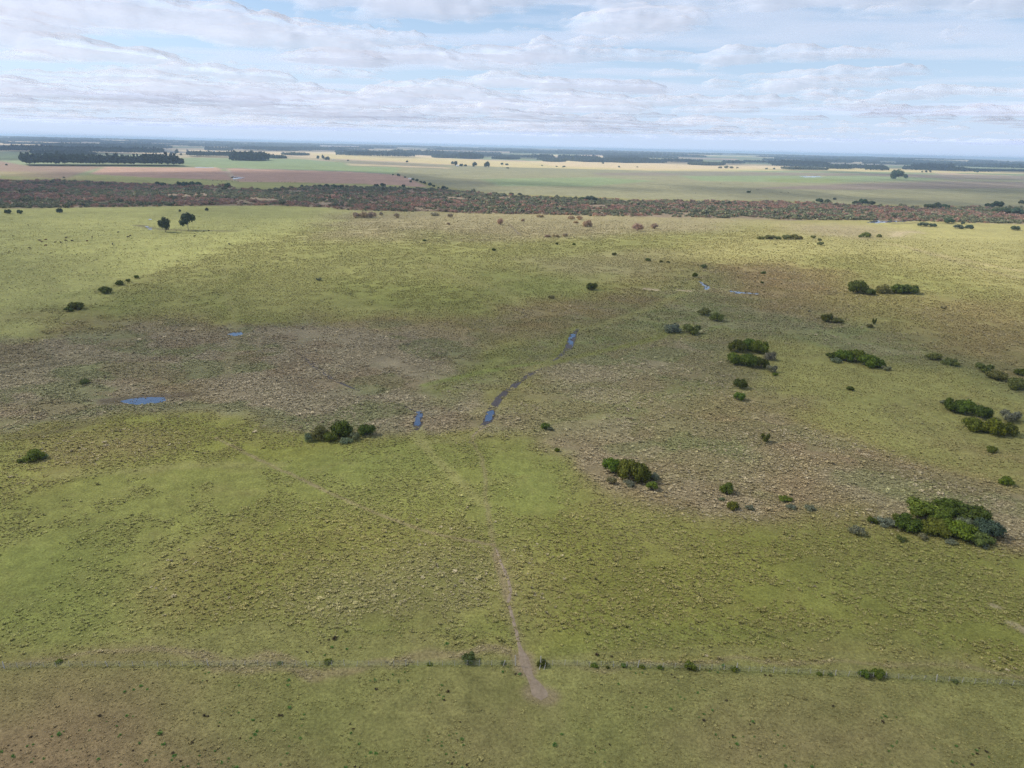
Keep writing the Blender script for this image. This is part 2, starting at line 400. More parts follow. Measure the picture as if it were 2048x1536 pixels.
FIELD_COLS = np.array([C('#cbb48e'), C('#a99a78'), C('#8f8c66'), C('#87906a'), C('#b39a86'), C('#d2bd8c'), C('#8a8276'), C('#7e8560')])

def fields(x, y):
    """Ground colour (3), tussock density, tussock colour (3), size, clumpiness at ground points."""
    r = np.hypot(x, y); th = np.arctan2(x, y); lr = np.log(np.maximum(r, 5))
    sc = np.clip(r, 60, 3000)
    # ragged edges: metres of wander proportional to distance
    w1 = (fbm(x / (sc * 0 + 9), y / 9, 3, 21) - .5) * np.where(r < 1000, 11.0, 0) + (fbm(x / 38, y / 38, 3, 22) - .5) * np.where(r < 3000, 42, 0)
    w2 = (fbm(x / 9, y / 9, 3, 23) - .5) * np.where(r < 1000, 11.0, 0) + (fbm(x / 38, y / 38, 3, 24) - .5) * np.where(r < 3000, 42, 0)
    fade = np.clip(r / 300, 0.25, 1.0) * np.where(r > 1050, 0.25, 1.0)
    X = x + w1 * fade; Y = y + w2 * fade
    rr = np.hypot(X, Y); TH = np.arctan2(X, Y); LR = np.log(np.maximum(rr, 5))
    base = np.array(np.broadcast_to(np.array(CLS['olive'][0]), x.shape + (3,)), float)
    val = np.zeros(x.shape + (8,))
    def vec(c):
        k = CLS[c]; return np.array([*k[0], k[1], *k[2], k[3]])
    val[:] = vec('olive'); clump = np.full(x.shape, .5)
    # far patchwork of fields
    m = r > 1500
    if m.any():
        ca, sa = math.cos(.35), math.sin(.35)
        fx = x[m] * ca - y[m] * sa; fy = x[m] * sa + y[m] * ca
        j = np.floor(fy / 900); ii = np.floor((fx + 700 * _hash(j, j * 0, 3)) / (700 + 900 * _hash(j, j * 0 + 5, 8)))
        k = (_hash(ii, j, 31) * len(FIELD_COLS)).astype(int) % len(FIELD_COLS)
        v = np.zeros((m.sum(), 8)); v[:, :3] = FIELD_COLS[k]; v[:, 4:7] = FIELD_COLS[k]; v[:, 7] = .5
        t = sstep(1700, 2100, r[m])[:, None]
        val[m] = val[m] * (1 - t) + v * t
    for c, w, s, P in ZG:
        pth = np.arctan2(P[:, 0], P[:, 1]); plr = np.log(np.hypot(P[:, 0], P[:, 1]))
        soft = s * (2.1 if c not in ('short', 'drystrip', 'belt', 'flat', 'pink', 'pinkd', 'tan', 'yellow', 'crop', 'purple', 'bare') else 1.0)
        sel = (TH > pth.min() - soft) & (TH < pth.max() + soft) & (LR > plr.min() - soft) & (LR < plr.max() + soft)
        if not sel.any(): continue
        d = sdf(list(zip(pth, plr)), TH[sel], LR[sel])
        t = .93 * w * sstep(soft * .6, -soft * .6, d) if soft != s else w * sstep(soft * .6, -soft * .6, d)
        val[sel] = val[sel] * (1 - t[:, None]) + vec(c) * t[:, None]
        clump[sel] = clump[sel] * (1 - t) + CLS[c][4] * t
    jx = x + (fbm(x / 2.2, y / 2.2, 2, 41) - .5) * 1.2 * np.clip(r / 250, .5, 2); jy = y + (fbm(x / 2.2, y / 2.2, 2, 42) - .5) * 1.2 * np.clip(r / 250, .5, 2)
    for c, w, hw, s, P in LG:
        pad = hw + s + 4
        sel = (x > P[:, 0].min() - pad) & (x < P[:, 0].max() + pad) & (y > P[:, 1].min() - pad) & (y < P[:, 1].max() + pad)
        if not sel.any(): continue
        d = line_dist(list(P), jx[sel], jy[sel])
        t = w * sstep(hw + s, max(hw - s * .5, 0), d) * (0.75 + .5 * (fbm(x[sel] / 6, y[sel] / 6, 2, 44) - .3)).clip(0, 1)
        v = vec(c)
        val[sel] = val[sel] * (1 - t[:, None]) + v * t[:, None]
    # mottling of the rough ground: drier tan drifts and greener hollows
    mm = sstep(.78, .95, val[:, 7]) * (r < 1100)
    f1 = fbm(x / 20, y / 17, 4, 91); f2 = fbm(x / 31, y / 24, 4, 92)
    for lo, cg, ct, t in ((0, C('#93866c'), C('#b3a68a'), mm * .55 * sstep(.50, .60, f1)), (1, C('#74794c'), C('#7f8458'), mm * .6 * sstep(.51, .60, f2)), (2, C('#86735a'), C('#99866a'), mm * .4 * sstep(.48, .40, f1))):
        t = t[:, None]; val[:, :3] = val[:, :3] * (1 - t) + cg * t; val[:, 4:7] = val[:, 4:7] * (1 - t) + ct * t
    return val, clump

# ------------------------------------------------------------------ ground sheet
FINE = np.deg2rad(np.concatenate([np.linspace(-46, -38.5, 30, endpoint=False), np.linspace(-38.5, 38.5, 620), np.linspace(38.7, 46, 30)]))
COARSE = np.deg2rad(np.linspace(46, 314, 90)[1:-1])
TH_ALL = np.concatenate([FINE, COARSE])
ang = np.deg2rad(np.concatenate([np.linspace(56, 28, 310, endpoint=False), np.linspace(28, 3, 330, endpoint=False)]))
rad_near = CAM_H / np.tan(ang)
rad_far = np.geomspace(rad_near[-1] * 1.01, 60000, 170)
RADS = np.concatenate([[0.5, 8, 16, 24, 32, 40, 48, 54], rad_near, rad_far])
RADS = np.unique(RADS)
TT, RR = np.meshgrid(TH_ALL, RADS, indexing='xy')
GX, GY = RR * np.sin(TT), RR * np.cos(TT)
GZ = height(GX, GY)
PONDS = {   # name -> outline in photograph pixels
 'left': [(238,802),(262,797),(300,794),(330,795),(331,803),(300,808),(272,809),(250,806)],
 'ditch_blue': [(1139,668),(1149,668),(1152,672),(1146,688),(1141,696),(1134,697),(1136,685)],
 'ditch_white': [(974,824),(986,821),(989,826),(984,838),(980,843),(969,843),(971,834)],
 'ditch_left': [(832,824),(842,822),(845,828),(841,848),(838,852),(828,851),(830,838)],
 'track': [(455,668),(465,665),(484,664),(486,670),(470,672),(457,671)],
 'creek': [(1396,559),(1402,562),(1410,568),(1420,573),(1419,577),(1412,580),(1407,578),(1409,573),(1402,567)],
 'creek_b': [(1455,580),(1470,582),(1484,584),(1498,585),(1518,587),(1518,589),(1498,588),(1486,587),(1470,587),(1457,582)],
 'belt': [(1733,444),(1745,441),(1770,441),(1800,441),(1820,439),(1842,436),(1838,440),(1810,443),(1775,445),(1745,446)],
 'trees': [(290,453),(296,453),(303,456),(303,459),(298,459)],
 'far_a': [(1600,353),(1640,353),(1646,354),(1610,354.6)],
 'far_b': [(463,352),(467,353),(470,359),(467,359)],
 'far_c': [(814,354),(822,356),(830,360),(824,359)],
 'far_d': [(391,334.2),(428,334.8),(428,335.6),(392,335)],
 'slip': [(297,438),(303,438),(303,439.3),(297,439.3)],
}
PG = {k: to_ground(v) for k, v in PONDS.items()}
for k, P in PG.items():
    cx, cy = P.mean(0); ext = np.abs(P - P.mean(0)).max() + 8
    sel = (np.abs(GX - cx) < ext) & (np.abs(GY - cy) < ext)
    if sel.any():
        d = sdf(list(map(tuple, P)), GX[sel], GY[sel])
        zw = float(height(cx, cy)) - .05
        t = sstep(2.5, 0.0, d)
        GZ[sel] = GZ[sel] * (1 - t) + (zw - .35 * sstep(0.3, -1.0, d) + .1 * sstep(-.3, 1.5, d)) * t
nr, ntt = GX.shape
ivals, iclump = fields(GX.ravel(), GY.ravel())
idx = np.arange(nr * ntt).reshape(nr, ntt)
a = idx[:-1, :]; b = np.roll(idx, -1, 1)[:-1, :]; c = np.roll(idx, -1, 1)[1:, :]; d_ = idx[1:, :]
faces = np.stack([a, d_, c, b], -1).reshape(-1, 4)
G = N('ground_cover')
p = G.pos()
colA = G.attr('cover').outputs['Color']
rough_a = G.attr('rough').outputs['Fac']
n1 = G.noise(p, 1.7, 4, .65); n2 = G.noise(p, .32, 4, .6); n3 = G.noise(p, .06, 4, .6, .6); n4 = G.noise(p, .012, 4, .55, .5)
v1 = G.ramp(n1, .28, .72, .62, 1.38); v2 = G.ramp(n2, .3, .7, .80, 1.20); v3 = G.ramp(n3, .3, .7, .86, 1.14); v4 = G.ramp(n4, .3, .7, .9, 1.1)
n0 = G.noise(p, 7.0, 3, .7); v0 = G.ramp(n0, .3, .7, .72, 1.28)
vv = G.math('MULTIPLY', v0, G.math('MULTIPLY', G.math('MULTIPLY', v1, v2), G.math('MULTIPLY', v3, v4)))
comb = G.n('ShaderNodeCombineColor'); 
for k in range(3): G.l(vv, comb.inputs[k])
colB = G.mix(1.0, colA, comb.outputs[0], 'MULTIPLY')
# dry and green drifts
hue = G.noise(p, .09, 4, .6, .8)
colB = G.mix(G.ramp(hue, .5, .75, 0, .38), colB, G.mix(.5, colB, G.rgb(C('#9a8660'))))
hue2 = G.noise(p, .05, 3, .6, .4)
colB = G.mix(G.ramp(hue2, .52, .72, 0, .42), colB, G.mix(.4, colB, G.rgb(C('#77803e'))))
bmp = G.bump(G.math('ADD', G.math('ADD', G.math('MULTIPLY', n1, .6), G.math('MULTIPLY', n0, .2)), n2), .7, .4)
gmat = G.bsdf(colB, .95, .1, bmp)
gme = mesh_np('ground', np.stack([GX.ravel(), GY.ravel(), GZ.ravel()], 1), faces, gmat, True)
ca_ = gme.attributes.new('cover', 'FLOAT_COLOR', 'POINT')
ca_.data.foreach_set('color', np.concatenate([ivals[:, :3], np.ones((len(ivals), 1))], 1).astype(np.float32).ravel())
ra_ = gme.attributes.new('rough', 'FLOAT', 'POINT'); ra_.data.foreach_set('value', ivals[:, 3].astype(np.float32))
ground = tag(link('ground', gme), kind='structure')
del ivals, faces, GX, GY, GZ

# ------------------------------------------------------------------ instancing of uncountable growth
PROTO = bpy.data.collections.new('growth_patterns')      # not linked to the scene
def gn_scatter(name, P, rot, scl, col, var, coll, label, cat):
    me = bpy.data.meshes.new(name); n = len(P)
    me.vertices.add(n); me.vertices.foreach_set('co', np.asarray(P, np.float32).ravel())
    for nm, typ, key, dat in (('turn', 'FLOAT_VECTOR', 'vector', rot), ('size', 'FLOAT_VECTOR', 'vector', scl), ('tint', 'FLOAT_COLOR', 'color', np.concatenate([col, np.ones((n, 1))], 1)), ('which', 'INT', 'value', var)):
        at = me.attributes.new(nm, typ, 'POINT'); at.data.foreach_set(key, np.asarray(dat, np.int32 if typ == 'INT' else np.float32).ravel())
    o = link(name, me)
    ng = bpy.data.node_groups.new(name + '_scatter', 'GeometryNodeTree')
    ng.interface.new_socket('Geometry', in_out='INPUT', socket_type='NodeSocketGeometry'); ng.interface.new_socket('Geometry', in_out='OUTPUT', socket_type='NodeSocketGeometry')
    gi = ng.nodes.new('NodeGroupInput'); go = ng.nodes.new('NodeGroupOutput')
    m2p = ng.nodes.new('GeometryNodeMeshToPoints'); ins = ng.nodes.new('GeometryNodeInstanceOnPoints')
    ci = ng.nodes.new('GeometryNodeCollectionInfo'); ci.inputs['Collection'].default_value = coll
    ci.inputs['Separate Children'].default_value = True; ci.inputs['Reset Children'].default_value = True
    def na(nm, typ):
        k = ng.nodes.new('GeometryNodeInputNamedAttribute'); k.data_type = typ; k.inputs['Name'].default_value = nm; return k.outputs['Attribute']
    L = ng.links.new
    L(gi.outputs[0], m2p.inputs['Mesh']); L(m2p.outputs[0], ins.inputs['Points']); L(ci.outputs[0], ins.inputs['Instance'])
    ins.inputs['Pick Instance'].default_value = True
    L(na('which', 'INT'), ins.inputs['Instance Index']); L(na('turn', 'FLOAT_VECTOR'), ins.inputs['Rotation']); L(na('size', 'FLOAT_VECTOR'), ins.inputs['Scale'])
    L(ins.outputs[0], go.inputs[0])
    md = o.modifiers.new('scatter', 'NODES'); md.node_group = ng
    return tag(o, label, cat, kind='stuff')

def proto_coll(name, meshes):
    c = bpy.data.collections.new(name)
    for i, me in enumerate(meshes):
        o = bpy.data.objects.new('%s_%02d' % (name, i), me); c.objects.link(o)
    return c

# --- tussock patterns
T = N('tussock_blades')
tint = T.attr('tint', 'INSTANCER').outputs['Color']
isl = T.n('ShaderNodeNewGeometry').outputs['Random Per Island']
f_ = T.ramp(isl, 0, 1, .65, 1.35); cc = T.n('ShaderNodeCombineColor')
for k in range(3): T.l(f_, cc.inputs[k])
nrm = T.n('ShaderNodeNewGeometry').outputs['Normal']
vadd = T.n('ShaderNodeVectorMath', operation='MULTIPLY_ADD'); T.l(nrm, vadd.inputs[0]); vadd.inputs[1].default_value = (.55, .55, .55); vadd.inputs[2].default_value = (0, 0, .8)
vnm = T.n('ShaderNodeVectorMath', operation='NORMALIZE'); T.l(vadd.outputs[0], vnm.inputs[0])
tmat = T.bsdf(T.mix(1.0, tint, cc.outputs[0], 'MULTIPLY'), .9, .1, vnm.outputs[0], .15)

def tussock(n, hgt, rad, spread, seed, w=.1):
    rg = np.random.default_rng(seed); V = []; Fc = []
    for i in range(n):
        a = rg.uniform(0, 2 * math.pi); r0 = rad * .55 * math.sqrt(rg.uniform()); lean = rg.uniform(.3, 1) * spread
        da = np.array([math.cos(a), math.sin(a)]); side = np.array([-da[1], da[0]])
        h = hgt * rg.uniform(.6, 1.1); ww = w * rg.uniform(.7, 1.4)
        p0 = da * r0; p1 = da * (r0 + lean * rad * .45); p2 = da * (r0 + lean * rad * .95)
        k = len(V)
        for pp, z, wd in ((p0, -.05, ww * .8), (p1, h * .72, ww), (p2, h * (1.0 - .35 * lean), ww * .25)):
            V.append((*(pp - side * wd), z)); V.append((*(pp + side * wd), z))
        Fc += [(k, k + 1, k + 3, k + 2), (k + 2, k + 3, k + 5, k + 4)]
    return mesh_np('tussock', V, Fc, tmat, True)
TUS = proto_coll('tussock_pattern', [tussock(22, .42, .5, .9, s, .11) for s in range(3)] + [tussock(24, .62, .45, .7, 10 + s, .10) for s in range(3)])

def scatter_points(n, rmin, rmax, power):
    u = rng.uniform(size=n); r = (rmin ** (2 - power) + u * (rmax ** (2 - power) - rmin ** (2 - power))) ** (1 / (2 - power))
    t = np.deg2rad(rng.uniform(-43, 43, n)); return r * np.sin(t), r * np.cos(t), r

x1, y1, r1 = scatter_points(1200000, 62, 1050, 1.25)
# candidate density of this sampling, per m2
cand = 1200000 * (2 - 1.25) / (1050 ** .75 - 62 ** .75) * r1 ** -.25 / (np.deg2rad(86) * r1 ** 1.0)
val, clump = fields(x1, y1)
cl = fbm(x1 / 7, y1 / 7, 3, 61) * .6 + fbm(x1 / 26, y1 / 26, 3, 62) * .4
thr = .30 + .20 * clump
patch = sstep(thr - .07, thr + .09, cl)
thin = np.clip(260 / r1, .25, 1.0) * sstep(1040, 640, r1)
want = val[:, 3] * (patch * (1 + clump) * (.9 + .9 * clump)) * thin * 3.3
keep = rng.uniform(size=len(x1)) < np.clip(want / cand, 0, 1)
for P in PG.values():
    cx, cy = P.mean(0); ext = np.abs(P - P.mean(0)).max() + 2
    s_ = np.where(keep & (np.abs(x1 - cx) < ext) & (np.abs(y1 - cy) < ext))[0]
    if len(s_): keep[s_[(sdf(list(map(tuple, P)), x1[s_], y1[s_]) < .4 - .8 * (vnoise(x1[s_] / 2, y1[s_] / 2, 9) > .6)) & (rng.uniform(size=len(s_)) < .93)]] = False
x1, y1, r1, val = x1[keep], y1[keep], r1[keep], val[keep]
n1_ = len(x1)
z1 = height(x1, y1)
sz = .60 * val[:, 7] * rng.lognormal(-.05, .34, n1_) * np.clip(r1 / 420, .82, 1.5)
bright = rng.lognormal(0, .15, n1_) * (.85 + .4 * fbm(x1 / 14, y1 / 14, 3, 71))
tcol = val[:, 4:7] * bright[:, None] * 1.62
pale_ = (rng.uniform(size=n1_) < np.clip((val[:, 7] - .75) * 1.8, 0, .45) * sstep(.40, .62, fbm(x1 / 16, y1 / 16, 3, 73)))[:, None]; tcol = np.where(pale_, C('#aea184') * 1.35 * bright[:, None], tcol)
gm = rng.uniform(size=n1_)[:, None] * np.where(pale_, .4, .5); tcol = tcol * (1 - gm) + val[:, :3] * gm * 1.5
rot = np.stack([rng.normal(0, .12, n1_), rng.normal(0, .12, n1_), rng.uniform(0, 6.28, n1_)], 1)
wd = (r1 < 112) & (val[:, 3] > .3) & (val[:, 7] < .5) & (rng.uniform(size=n1_) < .07 * sstep(.45, .6, fbm(x1 / 9, y1 / 9, 2, 77)))
sz[pale_[:, 0]] *= 1.1
tcol[wd] = np.where(rng.uniform(size=(int(wd.sum()), 1)) < .25, C('#4a4030'), C('#4f7034') * 1.3); sz[wd] *= 1.5
scl = np.stack([sz * 1.15, sz * 1.15, sz * rng.uniform(.7, 1.2, n1_)], 1)
which = rng.integers(0, 3, n1_) + np.where(rng.uniform(size=n1_) < np.clip(val[:, 7] - .6, 0, .7), 3, 0)
gn_scatter('tussock_grass', np.stack([x1, y1, z1], 1), rot, scl, tcol, which, TUS, 'clumps of dry and green tussock grass covering the pasture and the marsh', 'tussock grass')
print('tussocks', n1_)

# ------------------------------------------------------------------ water, mud and paths
WM = N('pond_water'); pw = WM.pos()
wb = WM.bump(WM.noise(pw, 3.0, 3, .5), .05, .02)
wat = WM.bsdf(WM.rgb((.045, .07, .12)), .04, 1.0, wb)  # murky water given extra blue in place of mirrored sky
def poly_sheet(name, P, z, mat, label=None):
    """A sheet over outline P (ground metres) with a ragged, subdivided rim."""
    Q = []
    n = len(P)
    for i in range(n):
        for t in np.linspace(0, 1, 7, endpoint=False):
            q = P[i] * (1 - t) + P[(i + 1) % n] * t
            j = (vnoise(q[0] * .9, q[1] * .9, 3) - .5) * (.18 if np.abs(P - P.mean(0)).max() < 9 else .5) * np.linalg.norm(P[(i + 1) % n] - P[i])
            e = P[(i + 1) % n] - P[i]; nn = np.array([-e[1], e[0]]) / (np.linalg.norm(e) + 1e-9)
            Q.append(q + nn * j * (4 * t * (1 - t)))
    bm = bmesh.new(); vs = [bm.verts.new((float(q[0]), float(q[1]), z)) for q in Q]
    f = bm.faces.new(vs); bmesh.ops.triangulate(bm, faces=[f]); 
    for f in bm.faces:
        if f.normal.z < 0: f.normal_flip()
    me = bpy.data.meshes.new(name); bm.to_mesh(me); bm.free(); me.materials.append(mat)
    return tag(link(name, me), label, kind='structure')
PL = {'left': 'blue pool among the marsh grass', 'track': 'pale puddle at the foot of the green track'}
for k, P in PG.items():
    cx, cy = P.mean(0); poly_sheet('pond_water', P, float(height(cx, cy)) + (.09 if k.startswith('ditch') else -.05), wat, PL.get(k))

def ribbon(name, pts, mat, lift=.03, ragged=.45, step=.6):
    """A worn strip: (px, py, half width in metres), smoothed, draped over the ground."""
    A = np.array(pts, float); gx, gy, _ = ground_at(A[:, 0], A[:, 1])
    P = np.stack([gx, gy, A[:, 2] * (1.3 if name == 'mud_track' else 1)], 1)
    seg = np.linalg.norm(np.diff(P[:, :2], axis=0), axis=1); sacc = np.concatenate([[0], np.cumsum(seg)])
    m = max(8, int(sacc[-1] / step)); tt = np.linspace(0, sacc[-1], m)
    Q = np.stack([np.interp(tt, sacc, P[:, k]) for k in range(3)], 1)
    ker = np.ones(7) / 7
    for _ in range(1):
        for k in range(3):
            pad = np.pad(Q[:, k], 3, mode='edge'); Q[:, k] = np.convolve(pad, ker, 'valid')
    Q[:, 0] += (fbm(tt / 5, tt * 0, 2, 81) - .5) * .5; 
    dq = np.gradient(Q[:, :2], axis=0); nn = np.stack([-dq[:, 1], dq[:, 0]], 1); nn /= np.linalg.norm(nn, axis=1)[:, None] + 1e-9
    V = []; cols = 5
    for j in range(cols):
        u = j / (cols - 1) * 2 - 1
        ww = Q[:, 2] * (1 + ragged * 2 * (fbm(tt / 1.7 + 31 * j, tt * 0 + j, 3, 83) - .5)) * u
        X = Q[:, 0] + nn[:, 0] * ww; Y = Q[:, 1] + nn[:, 1] * ww
        V.append(np.stack([X, Y, height(X, Y) + lift - (.05 if abs(u) == 1 else 0)], 1))
    V = np.stack(V, 1).reshape(-1, 3); ix = np.arange(m * cols).reshape(m, cols)
    q = np.stack([ix[:-1, :-1], ix[1:, :-1], ix[1:, 1:], ix[:-1, 1:]], -1).reshape(-1, 4)
    me = mesh_np(name, V, q, mat, True)
    if me.polygons[len(me.polygons) // 2].normal.z < 0: me.flip_normals()
    return tag(link(name, me), kind='structure')
def earth(name, c1, c2, rough):
    E = N(name); p = E.pos(); a = E.noise(p, 1.1, 5, .65); b = E.noise(p, 6, 4, .6)
    c = E.mix(E.ramp(a, .35, .65), E.rgb(c1), E.rgb(c2)); c = E.mix(E.ramp(b, .55, .72, 0, .4), c, E.rgb(np.array(c1) * .55))
    return E.bsdf(c, rough, .3, E.bump(b, .6, .08))
DIRT = earth('bare_dirt', C('#a08f7a'), C('#8a7a65'), .95); MUD = earth('wet_mud', C('#4f443d'), C('#3d342e'), .5)
ribbon('dirt_path', [(1096,1400,.5),(1090,1394,1.6),(1079,1386,2.2),(1070,1375,1.3),(1063,1362,.6),(1058,1350,.6),(1053,1340,1.0),(1050,1328,1.3),(1047,1316,.9),(1043,1303,.5),(1038,1285,.42),(1030,1255,.4),(1022,1228,.4),(1016,1208,.4)], DIRT)
ribbon('dirt_path', [(1016,1209,.45),(1021,1190,.35),(1018,1168,.35),(1010,1142,.4),(1000,1120,.36),(993,1102,.2),(989,1092,.1)], DIRT)
ribbon('dirt_path', [(978,850,.4),(966,856,.45),(955,862,.3),(947,869,.2),(944,876,.12)], DIRT)
MT = 'mud_track'
ribbon(MT, [(962,853,.6),(972,846,1.1),(976,838,1.5),(984,818,1.5),(992,804,1.4),(1003,792,1.4),(1020,778,1.4),(1040,762,1.3),(1060,749,1.1),(1076,740,.7),(1086,735,.25)], MUD)
ribbon(MT, [(1106,722,.3),(1118,714,.7),(1128,705,1.1),(1137,696,1.3),(1143,682,1.6),(1147,672,1.6),(1151,664,1.1),(1156,657,.5)], MUD)
ribbon(MT, [(585,700,.3),(600,709,1.0),(618,723,1.3),(640,740,1.2),(662,757,1.0),(690,770,.5),(720,782,.4)], MUD)
ribbon(MT, [(770,798,.3),(800,808,.5),(822,818,.8),(834,826,1.3),(838,840,1.7),(835,853,1.2),(832,862,.5)], MUD)

# ------------------------------------------------------------------ foliage patterns
def leaf_mat(name, inst, transl=.25):
    L_ = N(name)
    base = L_.attr('tint', 'INSTANCER').outputs['Color'] if inst else L_.n('ShaderNodeObjectInfo').outputs['Color']
    ge = L_.n('ShaderNodeNewGeometry'); rnd = ge.outputs['Random Per Island']
    f = L_.ramp(rnd, 0, 1, .55, 1.5); cc = L_.n('ShaderNodeCombineColor')
    for k in range(3): L_.l(f, cc.inputs[k])
    c = L_.mix(1.0, base, cc.outputs[0], 'MULTIPLY')
    tc_ = L_.n('ShaderNodeTexCoord'); nz = L_.noise(tc_.outputs['Object'], 1.6, 3, .6)
    c = L_.mix(L_.ramp(nz, .5, .7, 0, .55), c, L_.mix(1.0, c, (1.45, 1.3, .75, 1), 'MULTIPLY'))
    return L_.bsdf(c, .7, .12, None, transl)
LEAF, LEAF_I = leaf_mat('leaves', False), leaf_mat('leaves_scattered', True)
B_ = N('bark'); pb = B_.pos(); BARK = B_.bsdf(B_.mix(B_.noise(pb, 6, 4), B_.rgb((.12, .10, .08)), B_.rgb((.32, .29, .25))), .9, .1)

def crown(name, seed, nlobe, nleaf, leaf, mat, flat=1.0, sparse=False, base=.15, spike=0.0):
    """Leaf clumps spread through a lumpy crown about one metre in radius and `flat` high."""
    rg = np.random.default_rng(seed); lob = []
    for i in range(nlobe):
        a = i * 2.4 + rg.uniform(-.5, .5); rr = .72 * math.sqrt((i + .4) / nlobe); s_ = rg.uniform(.30, .46) if nlobe > 2 else rg.uniform(.6, .9)
        zz = base + (flat - base) * (rg.uniform(.30, .80) * (1 - .45 * rr))
        lob.append((rr * math.cos(a), rr * math.sin(a), zz, s_, s_ * rg.uniform(.7, 1.0) * min(1.0, flat * .8 + .15)))
    V = []; Fq = []
    wts = np.array([l[3] for l in lob]) ** 2; wts /= wts.sum(); pick = rg.choice(nlobe, nleaf, p=wts)
    for k in pick:
        cx, cy, cz, sr, sz_ = lob[k]
        d = rg.normal(size=3); d[2] = d[2] * .9 + .25; d /= np.linalg.norm(d)
        q = rg.uniform(.62, 1.08) if not sparse else rg.uniform(.35, 1.15)
        c = np.array([cx, cy, cz]) + d * q * np.array([sr, sr, sz_])
        if c[2] < .02: c[2] = rg.uniform(.02, .12)
        nrm = d + rg.normal(size=3) * .5; nrm /= np.linalg.norm(nrm)
        t = np.cross(nrm, rg.normal(size=3)); t /= np.linalg.norm(t) + 1e-9; b = np.cross(nrm, t)
        L1 = leaf * rg.uniform(.6, 1.3); L2 = L1 * (rg.uniform(.5, .9) if not sparse else rg.uniform(.18, .4))
        i0 = len(V)
        V += [c - t * L1 - b * L2 * .3, c - b * L2 + nrm * L1 * .1, c + t * L1 + b * L2 * .2 + nrm * L1 * spike, c + b * L2]
        Fq.append((i0, i0 + 1, i0 + 2, i0 + 3))
    if not sparse:
        for cx, cy, cz, sr, sz_ in lob:                       # inner mass of older leaves
            i0 = len(V); ring = 6
            V.append((cx, cy, max(.01, cz - sz_ * .72)))
            for lev in (-.35, .35):
                for k in range(ring):
                    a = 2 * math.pi * (k + .5 * (lev > 0)) / ring; w = sr * .68 * rg.uniform(.85, 1.1)
                    V.append((cx + w * math.cos(a), cy + w * math.sin(a), max(.02, cz + lev * sz_)))
            V.append((cx, cy, cz + sz_ * .72))
            for k in range(ring):
                k2 = (k + 1) % ring
                Fq += [(i0, i0 + 1 + k2, i0 + 1 + k, i0), (i0 + 1 + k, i0 + 1 + k2, i0 + 7 + k, i0 + 1 + k), (i0 + 1 + k2, i0 + 7 + k2, i0 + 7 + k, i0 + 1 + k2), (i0 + 13, i0 + 7 + k, i0 + 7 + k2, i0 + 13)]
    bm = bmesh.new(); vs = [bm.verts.new(tuple(map(float, v))) for v in V]
    for f in Fq:
        ff = [vs[i] for i in dict.fromkeys(f)]
        try: bm.faces.new(ff)
        except ValueError: pass
    me = bpy.data.meshes.new(name); bm.to_mesh(me); bm.free(); me.materials.append(mat)
    return me

def trunk(name, seed, h, r0, stems=1, lean=.2):
    """Tapered stems with a few limbs."""
    rg = np.random.default_rng(seed); V = []; Fq = []
    def limb(a, b, ra, rb):
        i0 = len(V); a = np.array(a, float); b = np.array(b, float); ax = b - a; ax /= np.linalg.norm(ax) + 1e-9
        s_ = np.cross(ax, [1, .3, .2]); s_ /= np.linalg.norm(s_); t = np.cross(ax, s_)
        for c, rr in ((a, ra), ((a + b) / 2 + s_ * ra * .6, (ra + rb) / 2), (b, rb)):
            for k in range(5): q = 2 * math.pi * k / 5; V.append(c + (s_ * math.cos(q) + t * math.sin(q)) * rr)
        for lev in (0, 5):
            for k in range(5): k2 = (k + 1) % 5; Fq.append((i0 + lev + k, i0 + lev + k2, i0 + lev + 5 + k2, i0 + lev + 5 + k))
    for s in range(stems):
        a = rg.uniform(0, 6.28); top = np.array([math.cos(a) * lean * h, math.sin(a) * lean * h, h]); b0 = np.array([.15 * h * (s - (stems - 1) / 2), 0, -.1])
        limb(b0, top, r0, r0 * .45)
        for k in range(3):
            q = rg.uniform(.45, .9); c = b0 + (top - b0) * q; a2 = a + rg.uniform(1, 5); e = c + np.array([math.cos(a2) * .35 * h, math.sin(a2) * .35 * h, .3 * h]); limb(c, e, r0 * .4, r0 * .15)
    return mesh_np(name, V, Fq, BARK, True)

